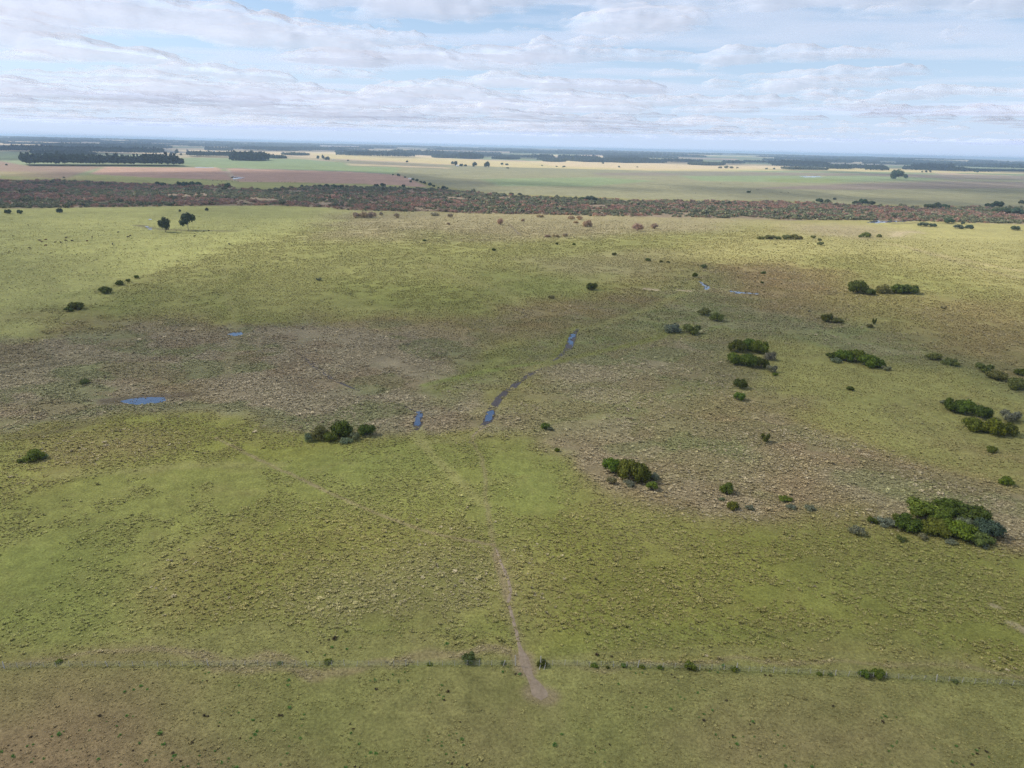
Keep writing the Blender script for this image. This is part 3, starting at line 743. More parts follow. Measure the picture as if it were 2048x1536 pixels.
BUSH = [crown('crown', 100 + i, 9 + i % 4, 2300, .062, LEAF, .95) for i in range(6)]
GREY = [crown('crown', 130 + i, 7, 1500, .11, LEAF, .8, True, .1, .3) for i in range(4)]
EUC = [crown('crown', 150 + i, 10, 1500, .085, LEAF, 2.0, False, .35) for i in range(2)]
SMALL = [crown('crown', 170 + i, 5, 260, .15, LEAF, .95) for i in range(4)]
TRUNK = [trunk('trunk', 5 + i, .6, .06, 2, .25) for i in range(3)]
TRUNK_E = [trunk('trunk', 15 + i, 1.5, .055, 1 + i, .12) for i in range(2)]
TONE = {'green': '#64702c', 'dark': '#565f28', 'lime': '#65712a', 'grey': '#7b7d66', 'olive': '#696f40', 'brown': '#a08c7a', 'far': '#47553f', 'blue': '#4f5d4a'}
n_tree = [0]
def plant(kind, px, py, wpx, hpx, label, cat='bush', tone='green', group=None, parts=True):
    x, y, z = pt(px, py); s = px_size(px, py); W = wpx * s
    al = math.atan2(CAM_H - z, math.hypot(x, y))
    H = (.66 if py > 1000 and W > 3 else .76 if py > 1000 else 1.0) * max(.34 * W, (hpx * s - .5 * W * math.sin(al)) / math.cos(al) + .12 * W)
    k = 1 + .33 * W / math.hypot(x, y); x, y = x * k, y * k; z = float(height(x, y))
    i = n_tree[0]; n_tree[0] += 1; rg = random.Random(i * 13 + 5)
    lib = {'bush': BUSH, 'grey': GREY, 'tree': EUC, 'small': SMALL}[kind]
    cm = lib[i % len(lib)]; top = {'bush': .98, 'grey': .85, 'tree': 1.95, 'small': .98}[kind]
    nm = {'bush': 'green_bush', 'grey': 'grey_shrub', 'tree': 'eucalyptus_tree', 'small': 'small_bush'}[kind]
    if cat == 'tree' and kind != 'tree': nm = 'round_tree'
    c = C(TONE[tone]) * 1.2 * np.array([rg.uniform(.85, 1.15), rg.uniform(.9, 1.1), rg.uniform(.8, 1.1)])
    rz = rg.uniform(0, 6.28); sc = (W / 2 / .98, W / 2 / .98, H / top)
    if parts:
        e = empty(nm, (x, y, z - .03 * H), rz); tag(e, label, cat, group)
        o = link('crown', cm, e); o.scale = sc; o.color = (*c, 1)
        tk = (TRUNK_E if kind == 'tree' else TRUNK)[i % 2]
        t = link('trunk', tk, e); t.scale = sc if kind != 'tree' else (sc[0] * .8, sc[1] * .8, sc[2])
        return e
    o = link(nm, cm); o.location = (x, y, z - .03 * H); o.rotation_euler = (0, 0, rz); o.scale = sc; o.color = (*c, 1)
    return tag(o, label, cat, group)
ORD = ['first', 'second', 'third', 'fourth', 'fifth', 'sixth', 'seventh', 'eighth', 'ninth', 'tenth', 'eleventh', 'twelfth', 'thirteenth', 'fourteenth', 'fifteenth', 'sixteenth', 'seventeenth', 'eighteenth', 'nineteenth', 'twentieth', 'twenty first']

# the large thicket low on the right
TH = 'the large dark thicket on the right'
for kd, px, py, w, h, tn, lb in [
 ('bush',1842,1042,78,52,'green','tall green bush at the upper left of ' + TH), ('bush',1900,1036,70,50,'dark','dark green bush at the back middle of ' + TH),
 ('bush',1945,1052,72,54,'dark','dark bush at the back right corner of ' + TH), ('bush',1975,1080,56,56,'blue','bluish dark bush closing the right end of ' + TH),
 ('bush',1815,1066,62,42,'dark','low dark bush at the front left corner of ' + TH), ('bush',1868,1074,66,44,'green','round green bush at the front middle of ' + TH),
 ('bush',1915,1082,72,50,'lime','bright yellow green bush in the front of ' + TH), ('bush',1957,1092,52,36,'olive','olive bush at the front right of ' + TH),
 ('bush',1880,1056,56,44,'green','bright leafy bush in the centre of ' + TH), ('bush',1800,1050,40,28,'dark','small dark bush joining the left flank of ' + TH),
 ('grey',1713,1072,34,26,'grey','grey leaved shrub standing alone left of ' + TH), ('grey',1772,1056,46,24,'grey','grey shrub near ' + TH),
 ('bush',1742,1048,22,16,'dark','small dark bush left of ' + TH), ('grey',1843,1080,26,16,'grey','small grey shrub under the front edge of ' + TH),
 ('grey',1900,1090,26,14,'grey','grey shrub at the front foot of ' + TH), ('grey',1966,1098,24,14,'grey','pale grey shrub at the front right foot of ' + TH),
 ('grey',1800,1084,24,14,'olive','low olive shrub below the left end of ' + TH), ('grey',1925,1060,40,34,'grey','twiggy grey shrub within ' + TH)]:
    plant(kd, px, py, w, h, lb, 'bush' if kd == 'bush' else 'shrub', tn, 'bushes of the large thicket')
TB = 'the round bush clump right of the dirt path'
for kd, px, py, w, h, tn, lb in [
 ('bush',1224,952,42,36,'green','tall green bush on the left of ' + TB), ('bush',1252,962,54,44,'green','largest bright green bush of ' + TB),
 ('bush',1280,968,44,40,'dark','dark bush on the right of ' + TB), ('grey',1222,970,22,16,'grey','grey shrub at the left foot of ' + TB),
 ('grey',1256,975,26,14,'grey','grey shrub at the front foot of ' + TB), ('grey',1308,962,24,16,'grey','grey shrub on the right flank of ' + TB),
 ('bush',1304,982,28,18,'green','low green bush in front right of ' + TB)]:
    plant(kd, px, py, w, h, lb, 'bush' if kd == 'bush' else 'shrub', tn, 'bushes of the round clump')
TC = 'the two row clump in the right middle ground'
for kd, px, py, w, h, tn, lb in [
 ('bush',1473,706,38,26,'dark','dark bush at the back left of ' + TC), ('bush',1496,703,40,24,'green','green bush at the back middle of ' + TC),
 ('bush',1519,708,40,28,'green','rounded bush at the back right of ' + TC), ('bush',1468,730,38,24,'green','green bush at the front left of ' + TC),
 ('bush',1494,736,44,28,'green','biggest bush in the front of ' + TC), ('bush',1521,738,30,22,'dark','dark bush at the front right of ' + TC),
 ('grey',1540,722,28,18,'grey','grey shrub on the right side of ' + TC), ('grey',1542,746,26,16,'grey','grey shrub below the right end of ' + TC), ('bush',1549,752,12,7,'lime','tiny lime green bush below ' + TC)]:
    plant(kd, px, py, w, h, lb, 'bush' if kd == 'bush' else 'shrub', tn, 'bushes of the two row clump')
TD = 'the long low clump in the right field'
for kd, px, py, w, h, tn, lb in [
 ('bush',1664,718,26,12,'dark','low dark bush at the left tip of ' + TD), ('bush',1688,724,38,24,'green','green bush left of centre in ' + TD),
 ('bush',1712,726,40,26,'lime','brightest bush in the middle of ' + TD), ('bush',1738,736,44,24,'green','wide bush right of centre in ' + TD),
 ('bush',1758,736,26,16,'dark','dark bush at the right end of ' + TD), ('grey',1672,726,24,10,'grey','grey shrub under the left part of ' + TD), ('grey',1772,742,22,9,'grey','grey shrub trailing right of ' + TD)]:
    plant(kd, px, py, w, h, lb, 'bush' if kd == 'bush' else 'shrub', tn, 'bushes of the long clump')
TE = 'the dark pair of clumps on the right slope'
for kd, px, py, w, h, tn, lb in [
 ('bush',1714,588,44,26,'dark','tall round bush on the left of ' + TE), ('bush',1738,591,26,13,'dark','low bush filling the gap of ' + TE),
 ('grey',1766,588,34,17,'olive','grey green shrub at the middle of ' + TE), ('bush',1794,588,36,17,'dark','dark bush right of middle in ' + TE), ('bush',1818,588,40,18,'dark','dark bush at the right end of ' + TE)]:
    plant(kd, px, py, w, h, lb, 'bush' if kd == 'bush' else 'shrub', tn, 'bushes of the slope clumps')
TR = 'the tall clump by the right edge'
for kd, px, py, w, h, tn, lb in [
 ('bush',1905,826,42,26,'dark','dark bush at the back left of ' + TR), ('bush',1930,830,44,30,'lime','yellow green bush at the top of ' + TR), ('bush',1960,840,44,28,'dark','dark bush at the back right of ' + TR),
 ('bush',1945,864,44,26,'green','green bush at the front left of ' + TR), ('bush',1985,872,50,32,'lime','bright bush at the front of ' + TR), ('bush',2012,872,40,26,'dark','dark bush at the front right of ' + TR),
 ('grey',2018,846,44,24,'grey','grey shrub behind the front of ' + TR), ('grey',1890,812,22,10,'grey','small grey shrub left of ' + TR)]:
    plant(kd, px, py, w, h, lb, 'bush' if kd == 'bush' else 'shrub', tn, 'bushes of the edge clump')
TL = 'the dark clump left of the puddled track'
for kd, px, py, w, h, tn, lb in [
 ('grey',618,884,22,18,'grey','grey shrub at the left end of ' + TL), ('bush',640,882,38,28,'olive','olive bush on the left of ' + TL), ('bush',682,878,52,34,'dark','tallest bush in the middle of ' + TL),
 ('bush',662,884,30,22,'green','leafy bush left of the tallest in ' + TL), ('bush',732,874,38,24,'dark','round bush apart on the right of ' + TL), ('grey',692,888,28,12,'grey','grey shrub at the foot of ' + TL),
 ('grey',710,882,22,16,'grey','grey twiggy shrub in the gap of ' + TL)]:
    plant(kd, px, py, w, h, lb, 'bush' if kd == 'bush' else 'shrub', tn, 'bushes of the track clump')
# single bushes, near and middle distance
for kd, px, py, w, h, tn, lb in [
 ('bush',70,924,40,22,'green','lone green bush near the left edge of the field'), ('grey',92,918,16,9,'grey','grey shrub touching the lone left bush'), ('bush',42,926,14,8,'dark','small dark bush just left of the lone green bush'),
 ('bush',1182,581,24,15,'dark','single round dark bush alone on the middle slope'), ('bush',154,620,30,15,'dark','large dark bush on the left boundary'), ('bush',138,624,18,9,'dark','small dark bush against the large boundary bush'),
 ('bush',212,588,26,13,'dark','round dark bush halfway up the left boundary'), ('bush',240,571,18,9,'dark','dark bush above the round one on the boundary'), ('bush',256,564,10,6,'dark','small bush second from the top of the lower boundary'), ('bush',274,557,10,6,'dark','smallest bush at the bend of the boundary'),
 ('bush',1090,860,20,14,'green','small green bush in the marsh right of the mud track'), ('grey',1101,862,14,8,'grey','grey shrub beside the small marsh bush'),
 ('bush',1452,990,28,24,'green','upper green bush of a pair in the brown tussocks'), ('bush',1464,1021,28,24,'green','lower green bush of a pair in the brown tussocks'), ('grey',1444,1003,14,10,'grey','pale grey shrub between the paired bushes'), ('grey',1499,1022,20,14,'grey','grey shrub right of the paired bushes'),
 ('bush',1570,1005,30,14,'green','low wide bush in the brown tussocks'), ('grey',1582,1020,22,12,'grey','grey shrub under the low wide bush'), ('grey',1620,1022,26,14,'grey','pale grey shrub right of the low wide bush'),
 ('grey',1530,886,22,20,'dark','dark upright shrub among the brown tussocks'), ('bush',1480,778,28,22,'dark','dark bush above its twin under the two row clump'), ('bush',1478,802,26,17,'green','green bush below its twin under the two row clump'),
 ('bush',1700,782,16,9,'dark','tiny dark bush alone in the right field'), ('bush',1981,906,24,13,'green','small bush in the far right grass below the tall clump'), ('bush',2010,972,28,18,'green','bush near the right edge above the thicket'),
 ('grey',170,769,22,10,'olive','low green shrub in the left marsh'), ('grey',1345,667,40,18,'grey','left half of the grey green marsh shrub pair'), ('grey',1382,670,42,20,'olive','right half of the grey green marsh shrub pair'),
 ('grey',1408,632,34,12,'olive','grey shrub left of two along the wet valley'), ('grey',1434,644,30,16,'olive','grey shrub right of two along the wet valley'), ('bush',1389,555,12,9,'dark','dark bush at the head of the blue creek'),
 ('grey',638,562,14,6,'grey','small grey shrub on the left slope'), ('grey',1102,598,14,6,'grey','small grey shrub below the single round bush'), ('bush',1652,645,24,17,'dark','dark bush on the left of a pair in the valley'), ('bush',1672,647,26,10,'olive','low bush on the right of a pair in the valley'),
 ('grey',1748,650,10,14,'dark','thin upright shrub in the right valley'), ('grey',1738,656,18,7,'olive','low shrub by the thin upright one'),
 ('grey',1868,722,34,14,'olive','first olive shrub of the line in the right valley'), ('grey',1900,732,34,14,'olive','second olive shrub of the line in the right valley'), ('grey',1965,744,40,16,'olive','third olive shrub of the line in the right valley'), ('bush',1992,762,44,18,'olive','fourth bush of the line in the right valley'), ('bush',2030,780,44,22,'olive','fifth bush of the line by the right edge'), ('bush',2040,752,26,14,'dark','dark bush above the line by the right edge'),
 ('grey',1887,619,14,6,'grey','small grey shrub on the right slope'), ('grey',1228,512,11,6,'dark','small dark shrub on the far middle slope'), ('grey',1408,537,16,7,'olive','shrub above the blue creek'), ('grey',1527,548,12,5,'olive','shrub right of the blue creek'), ('grey',1524,567,8,4,'dark','tiny dark shrub right of the blue creek'), ('grey',1296,523,14,5,'dark','low dark shrub left of three on the far slope'), ('grey',1322,525,8,4,'dark','low dark shrub in the middle of three on the far slope'), ('grey',1336,526,8,4,'dark','low dark shrub right of three on the far slope'),
 ('bush',988,502,9,5,'dark','small dark bush on the upper middle slope'), ('bush',849,483,9,4,'dark','small dark bush high on the left slope'), ('bush',1114,490,7,5,'dark','left one of two tiny bushes on the upper slope'), ('bush',1148,491,7,5,'dark','right one of two tiny bushes on the upper slope'),
 ('lime',0,0,0,0,'',''),
 ('bush',1114,904,12,8,'lime','yellow flowering bush left of the round bush clump'),
 ('bush',655,1329,24,15,'green','round bush on the fence line far left of the gate'), ('bush',938,1330,30,26,'olive','twiggy bush on the fence left of the gate'), ('bush',1006,1330,16,10,'green','small green bush on the fence just left of the gate'), ('bush',1084,1335,22,18,'dark','dark round bush against the gate post'),
 ('bush',1188,1336,22,14,'green','green bush on the fence right of the gate'), ('bush',1215,1338,12,9,'dark','dark little bush next along the fence'), ('bush',1248,1336,18,12,'green','green bush third along the fence right of the gate'), ('bush',1284,1338,18,12,'lime','yellowish bush on the fence right of the gate'), ('bush',1320,1340,18,12,'lime','yellowish bush second along the fence'),
 ('bush',1378,1342,26,20,'green','large green bush on the fence middle right'), ('bush',1467,1344,22,18,'green','green bush on the fence left of the yellow pair'), ('bush',1638,1352,18,12,'green','low green bush on the fence before the yellow pair'), ('bush',1660,1352,14,9,'olive','olive bush on the fence before the yellow pair'),
 ('bush',1726,1357,24,20,'lime','left bush of the bright yellow green pair on the fence'), ('bush',1754,1358,30,22,'lime','right bush of the bright yellow green pair on the fence'), ('grey',1740,1357,12,14,'grey','grey shrub squeezed between the yellow green pair'), ('bush',1908,1366,20,10,'olive','low olive bush on the fence at far right'), ('bush',118,1328,22,12,'green','low green bush on the fence at far left'), ('bush',860,1332,18,9,'green','low green bush on the fence well left of the gate'), ('bush',560,1330,18,9,'olive','olive low bush on the left fence')]:
    if not w: continue
    if 1325 <= py <= 1370 and px not in (938, 1084, 1726, 1754, 1378): w, h = w * .75, h * .7
    plant(kd, px, py, w, h, lb, 'bush' if kd == 'bush' else 'shrub', tn)
# two eucalyptus by the pool on the left pasture, and single trees beyond
plant('tree', 331, 465, 27, 34, 'left one of two open grey eucalyptus trees on the pasture', 'tree', 'far')
plant('tree', 377, 462, 30, 38, 'right one of two open grey eucalyptus trees on the pasture', 'tree', 'far')
plant('bush', 360, 424, 5, 5, 'tiny dark bush behind the two eucalyptus trees', 'bush', 'far', None, False)
plant('bush', 414, 422, 8, 6, 'small dark bush right of the two eucalyptus trees', 'bush', 'far', None, False)
for i, (px, py, w, h, tn) in enumerate([(16,428,14,9,'far'),(40,428,12,8,'far'),(120,426,14,9,'far')]):
    plant('bush', px, py, w, h, ORD[i] + ' dark bush from the left at the edge of the scrub', 'bush', tn)
def row(kind, items, lab, cat, tone, group, parts=False):
    for i, (px, py, w, h) in enumerate(items): plant(kind, px, py, w, h, lab.replace('#', ORD[i]), cat, tone, group, parts)
row('bush', [(786,351,4,3),(797,353,7,5),(810,356,5,3),(826,361,7,5),(821,365,6,4),(834,363,8,5),(842,366,6,4),(849,368,7,5),(860,372,9,6),(868,374,7,4),(877,376,4,2),(887,378,9,6),(894,379,7,4)], '# dark bush from the left in the hedge row beyond the scrub', 'bush', 'far', 'hedge row bushes')
row('bush', [(316,371,10,7),(327,372,12,6),(341,372,6,4),(358,372,10,9),(370,373,14,9),(384,373,14,9),(398,373,14,8)], '# bush from the left on the green beyond the left scrub', 'bush', 'far', 'bushes beyond the scrub')
row('bush', [(456,376,14,9),(403,378,8,5),(604,374,7,4),(640,376,12,6),(654,376,12,7),(668,377,12,7),(682,377,12,6),(754,374,10,6),(766,374,12,7),(807,375,8,6)], '# dark bush from the left along the far rim of the scrub', 'bush', 'far', 'bushes on the far rim')
row('bush', [(1022,390,11,4),(1040,391,10,4),(1164,403,18,7),(1180,403,22,11),(1193,402,10,6),(1497,386,9,4)], '# dark bush from the left beyond the middle scrub', 'bush', 'far', 'bushes beyond the middle scrub')
row('bush', [(1639,406,16,8),(1654,406,14,6),(1669,400,8,4),(1712,409,16,7),(1727,409,18,10),(1742,410,18,7),(1855,417,22,7),(1872,417,22,10),(1890,418,18,8),(1978,415,18,8),(1995,415,24,11)], '# dark green bush from the left on the right flat', 'bush', 'far', 'bushes on the right flat')
row('bush', [(1995,426,22,9),(2012,428,24,11),(2034,430,26,12),(2042,408,12,7)], '# bluish bush from the left at the right edge of the flat', 'bush', 'blue', 'bushes at the right edge')
row('bush', [(1520,479,16,6),(1538,479,22,8),(1555,479,14,6),(1571,479,20,8),(1586,479,22,9),(1600,479,14,6),(1627,477,11,6),(1639,482,9,5),(1641,491,14,7),(1722,475,12,5),(1733,475,20,9),(1758,475,12,6)], '# bush from the left on the sunlit slope', 'bush', 'olive', 'bushes on the sunlit slope', True)
row('bush', [(1845,453,20,8),(1866,454,16,6),(1897,447,22,10),(1925,449,8,5),(1918,458,20,7),(1938,458,18,7),(2030,461,18,9)], '# bush from the left below the right scrub', 'bush', 'blue', 'bushes below the right scrub')
row('grey', [(712,436,18,10),(728,436,20,12),(744,436,20,12),(762,432,11,7),(793,436,13,9),(868,432,20,6),(897,450,8,5),(900,436,12,8),(1001,450,15,12),(1046,443,9,5),(1080,435,16,5)], '# bare brown shrub from the left along the near scrub', 'shrub', 'brown', 'bare shrubs on the left rim', True)
row('grey', [(1142,440,16,7),(1158,440,16,7),(1175,454,23,13),(1152,447,10,5),(1276,463,23,14),(1309,458,17,10),(1095,475,14,5),(1112,475,16,6),(1130,474,14,6)], '# bare brown shrub from the left on the upper slope', 'shrub', 'brown', 'bare shrubs on the upper slope', True)
plant('bush', 1791, 358, 28, 16, 'large dark round tree alone on the right plain', 'tree', 'far'); plant('bush', 1811, 357, 9, 8, 'small tree beside the large dark tree on the plain', 'tree', 'far')
row('bush', [(905,329,7,6),(911,332,7,11),(922,333,8,5),(931,333,7,4),(949,334,11,9),(974,335,12,11),(1004,330,6,4),(1014,331,7,4),(1015,337,7,2)], '# tree from the left about the white farmhouse', 'tree', 'far', 'trees by the farmhouse')
row('bush', [(636,318,6,7),(646,319,6,9),(655,321,10,7),(696,322,5,2),(814,325,5,4),(1844,345,4,3),(1852,345,5,4),(1860,345,5,4),(1953,345,10,4)], '# lone tree from the left on the far plain', 'tree', 'far', 'lone trees on the far plain')
row('bush', [(13,331,5,3),(317,306,4,6),(375,304,4,5),(343,309,6,5),(354,309,8,10),(362,311,5,4),(128,356,5,2)], '# lone tree from the left near the plantation', 'tree', 'far', 'lone trees near the plantation')
row('bush', [(1440,337,8,4),(1452,337,9,5),(1462,337,9,4),(1475,337,5,3),(1533,339,6,3),(1548,339,5,3),(1565,338,6,4)], '# pale bush from the left on the yellow field', 'bush', 'grey', 'bushes on the yellow field')
row('bush', [(1084,332,4,2),(1113,334,5,2),(1128,335,7,3),(1206,328,5,3),(1238,335,5,3),(1275,335,4,2)], '# tiny bush from the left in the stubble', 'bush', 'blue', 'bushes in the stubble')

# ------------------------------------------------------------------ scrub belt along the stream, and the far woods
SCRUB = proto_coll('scrub_pattern', [crown('scrub', 200 + i, 4, 90, .24, LEAF_I, .95) for i in range(4)] + [crown('scrub', 210 + i, 4, 110, .22, LEAF_I, .9, True, .1, .3) for i in range(4)])
BELT_POLY = [to_ground(z[3]) for z in ZONES if z[0] == 'belt'][0]
def fill_poly(P, n):
    lo, hi = P.min(0), P.max(0); q = rng.uniform(size=(n, 2)) * (hi - lo) + lo
    wob = (fbm(q[:, 0] / 60, q[:, 1] / 60, 3, 301) - .5)[:, None] * np.array([[20, 40]])
    return q[sdf(list(map(tuple, P)), q[:, 0] + wob[:, 0], q[:, 1] + wob[:, 1]) < 0]
q = fill_poly(BELT_POLY, 90000)
a = np.abs(np.arctan2(q[:, 0], q[:, 1])) < R(43); q = q[a]
gap = fbm(q[:, 0] / 40, q[:, 1] / 40, 3, 303); q = q[(gap > .33)]
q = q[rng.permutation(len(q))[:34000]]
n = len(q); br = fbm(q[:, 0] / 170, q[:, 1] / 60, 4, 305) + .10 * np.sin(q[:, 1] / 45 + q[:, 0] / 300)
brown = rng.uniform(size=n) < .15 + .62 * sstep(.40, .60, br)
g1, g2, b1, b2 = C('#78795f') * 1.3, C('#6b6e56') * 1.25, C('#9a7565') * 1.4, C('#85736a') * 1.35
m_ = rng.uniform(size=(n, 1)); tint_ = np.where(brown[:, None], b1 * m_ + b2 * (1 - m_), g1 * m_ + g2 * (1 - m_)) * rng.lognormal(0, .13, (n, 1))
ss = rng.lognormal(math.log(2.6), .3, n); ss = np.clip(ss * (.55 + .9 * fbm(q[:, 0] / 35, q[:, 1] / 35, 3, 307)), 1.0, 6)
gn_scatter('scrub_woodland', np.stack([q[:, 0], q[:, 1], height(q[:, 0], q[:, 1]) - .1], 1), np.stack([n * [0], n * [0], rng.uniform(0, 6.28, n)], 1),
           np.stack([ss, ss, ss * rng.uniform(.8, 1.35, n)], 1), tint_, np.where(brown, rng.integers(4, 8, n), rng.integers(0, 4, n)), SCRUB, 'belt of brown and grey green scrub along the stream', 'scrub')

def wood_tree(seed):
    return crown('wood_tree', seed, 5, 80, .30, LEAF_I, 3.6, False, .5)
WOODT = proto_coll('wood_pattern', [wood_tree(230 + i) for i in range(4)] + [crown('wood_tree', 240 + i, 5, 70, .30, LEAF_I, 1.5, False, .15) for i in range(3)])
def wood(pts, hpx, depth, label, tone='#3f4d38', tall=True, group=None, spacing=5.0, kind='stuff'):
    P = to_ground([pts[0], pts[1]]); d = P[1] - P[0]; Ln = np.linalg.norm(d); d = d / Ln
    mid = P.mean(0); away = mid / np.linalg.norm(mid); away = away - d * np.dot(away, d); away /= np.linalg.norm(away)
    s = px_size((pts[0][0] + pts[1][0]) / 2, (pts[0][1] + pts[1][1]) / 2); H = min(max(hpx * 1.3 * s, 6), 36); depth = depth * 1.5
    sp = max(spacing, Ln / 160, H * .22)
    nu, nv = int(Ln / sp) + 1, min(max(2, int(depth / sp)), 26); sv = depth / nv
    U, V = np.meshgrid(np.arange(nu) * sp, np.arange(nv) * sv); U = U.ravel() + rng.normal(0, sp * .25, U.size); V = V.ravel() + rng.normal(0, sv * .25, V.size)
    Q = P[0] + U[:, None] * d + V[:, None] * away; n = len(Q)
    rad = max(sp * .75, H / (7.2 if tall else 3)) * rng.uniform(.8, 1.25, n); hs = H / (3.5 if tall else 1.5) * rng.lognormal(-.05, .12, n) * (.86 + .28 * fbm(U / 60, V / 60, 2, 310 + int(pts[0][0])))
    tint_ = C(tone) * rng.lognormal(0, .18, (n, 1)) * np.array([1, 1, 1]) * .8
    return gn_scatter('plantation_wood', np.stack([Q[:, 0], Q[:, 1], height(Q[:, 0], Q[:, 1]) - .2], 1), np.stack([n * [0], n * [0], rng.uniform(0, 6.28, n)], 1), np.stack([rad, rad, hs], 1), tint_,
               rng.integers(0, 4, n) if tall else rng.integers(4, 7, n), WOODT, label, 'wood')
for pts, h, dep, lab, tn, tall in [
 ([(54,332),(370,333)], 18, 120, 'dark plantation block nearest on the left plain', '#3d4a36', True),
 ([(4,303),(312,309)], 11, 120, 'long dark plantation row behind the nearest block', '#3a4836', True),
 ([(106,313),(196,313)], 9, 120, 'dark plantation between the near block and the long row', '#3d4a3a', True),
 ([(126,296),(345,299)], 8, 250, 'paler young wood behind the long plantation row', '#66725c', True),
 ([(386,314),(470,315)], 9, 120, 'low dark wood left of the bulky grove', '#3f4d3c', True),
 ([(464,321),(513,322)], 17, 150, 'bulky dark grove of tall trees on the left plain', '#3a4836', False),
 ([(486,301),(577,303)], 9, 250, 'long straight wood beyond the bulky grove', '#3d4b3c', True),
 ([(551,317),(574,317)], 5, 80, 'small oval wood on the tan stubble', '#55624e', False),
 ([(595,301),(623,302)], 7, 120, 'small dark block wood right of the long straight wood', '#3d4b3c', True),
 ([(592,311),(619,311)], 4, 100, 'pale low grove on the tan stubble', '#6b755c', False),
 ([(668,302),(690,302)], 6, 120, 'small dark wood at the left of the far tree belt', '#3d4b3c', True),
 ([(780,308),(802,309)], 9, 150, 'dark grove at the back of the yellow field', '#3d4b3c', False),
 ([(843,310),(854,311)], 7, 100, 'square dark grove on the yellow field edge', '#3d4b3c', False),
 ([(864,315),(880,316)], 5, 80, 'grey grove right of the square grove', '#5d6a58', False),
 ([(914,317),(946,318)], 9, 120, 'dark grove behind the farmhouse', '#3d4b3c', False),
 ([(984,318),(1016,319)], 4, 120, 'flat dark wood beyond the yellow field', '#3d4b3c', False),
 ([(1060,317),(1075,318)], 8, 100, 'upright grove right of the flat dark wood', '#3d4b3c', True),
 ([(1085,323),(1113,324)], 4, 80, 'low tree row on the crest of the stubble', '#55624e', False),
 ([(1170,324),(1232,325)], 6, 150, 'blue green wood over the stubble field', '#4a5848', False),
 ([(1250,326),(1332,326)], 6, 150, 'long blue green wood right over the stubble field', '#4a5848', False),
 ([(1363,326),(1390,326)], 6, 100, 'dark square wood on the crest', '#3d4b3c', True),
 ([(1412,331),(1450,331)], 5, 90, 'grey grove below the dark square wood', '#6b755c', False),
 ([(1473,329),(1490,329)], 6, 80, 'pale upright grove mid right', '#5d6a58', True),
 ([(1539,328),(1549,329)], 5, 80, 'small square grove on the right tan field', '#3d4b3c', True),
 ([(1582,332),(1661,333)], 9, 150, 'dark dome shaped wood on the right plain', '#3d4b3c', True),
 ([(1584,339),(1656,340)], 4, 60, 'pale bushes in front of the dark dome wood', '#7a7f66', False),
 ([(1858,337),(1910,338)], 8, 120, 'dark oblong wood on the far right plain', '#3d4b3c', True),
 ([(1916,341),(2080,344)], 3, 90, 'low dark row of trees at far right', '#44523f', False),
 ([(1760,322),(1830,324)], 5, 200, 'wood above the right plain left of the white shed', '#3d4b3c', True)]:
    wood(pts, h, dep, lab, tn, tall)
# the wooded ridges on the horizon: each wood a mass of its own, too far for single trees
hz = np.random.default_rng(77)
HQ = [[], [], [], [], []]
for k in range(130):
    th = R(hz.uniform(-42, 42)); dist = hz.choice([5200, 6500, 8000, 9500, 11000, 13000, 15000, 17000]) * hz.uniform(.92, 1.08)
    Ln = hz.uniform(.02, .13) * dist * (1.5 if dist > 9000 else .7); H = hz.uniform(18, 30); dep = 260
    cx, cy = dist * math.sin(th), dist * math.cos(th); d = np.array([math.cos(th + hz.uniform(-.25, .25)), -math.sin(th)]); d /= np.linalg.norm(d)
    away = np.array([math.sin(th), math.cos(th)]); sp = max(14, dist / 420)
    nu, nv = int(Ln / sp) + 2, 5
    U, V = np.meshgrid(np.arange(nu) * sp - Ln / 2, np.arange(nv) * dep / nv); U = U.ravel() + hz.normal(0, sp * .3, U.size); V = V.ravel() + hz.normal(0, 12, V.size)
    Q = np.array([cx, cy]) + U[:, None] * d + V[:, None] * away; n = len(Q)
    rad = sp * .85 * hz.uniform(.8, 1.3, n); hs = H / 1.5 * hz.lognormal(0, .1, n) * (.8 + .4 * fbm(U / 300, V / 300, 2, 400 + k))
    tint_ = C('#3d4b3a') * .8 * hz.lognormal(0, .15, (n, 1)) * np.ones((1, 3))
    for lst, arr in zip(HQ, (np.stack([Q[:, 0], Q[:, 1], height(Q[:, 0], Q[:, 1]) - .3], 1), np.stack([n * [0], n * [0], hz.uniform(0, 6.28, n)], 1), np.stack([rad, rad, hs], 1), tint_, hz.integers(4, 7, n))): lst.append(arr)
gn_scatter('horizon_wood', *[np.concatenate(a_) for a_ in HQ], WOODT, 'blue hazy woods along the ridges of the horizon', 'wood')

# ------------------------------------------------------------------ wire fence across the foreground
Wd = N('weathered_wood'); pwd = Wd.pos(); WOOD = Wd.bsdf(Wd.mix(Wd.noise(pwd, 9, 4), Wd.rgb((.36, .33, .28)), Wd.rgb((.58, .55, .49))), .85, .15)
Wi = N('wire'); WIRE = Wi.bsdf(Wi.rgb((.35, .35, .35)), .5, .5)
def post_mesh(h, r):
    V = []; Fq = []; k = 6
    for z, rr in ((-.3, r), (h * .5, r * .95), (h * .97, r * .9), (h, r * .55)):
        for i in range(k): a_ = 6.283 * i / k; V.append((rr * math.cos(a_), rr * math.sin(a_) * .9, z))
    for l in range(3):
        for i in range(k): Fq.append((l * k + i, l * k + (i + 1) % k, l * k + k + (i + 1) % k, l * k + k + i))
    V.append((0, 0, h + r * .2)); 
    for i in range(k): Fq.append((3 * k + i, 3 * k + (i + 1) % k, 4 * k, 4 * k))
    bm = bmesh.new(); vs = [bm.verts.new(v) for v in V]
    for f in Fq: bm.faces.new([vs[i] for i in dict.fromkeys(f)])
    me = bpy.data.meshes.new('post'); bm.to_mesh(me); bm.free(); me.materials.append(WOOD); return me
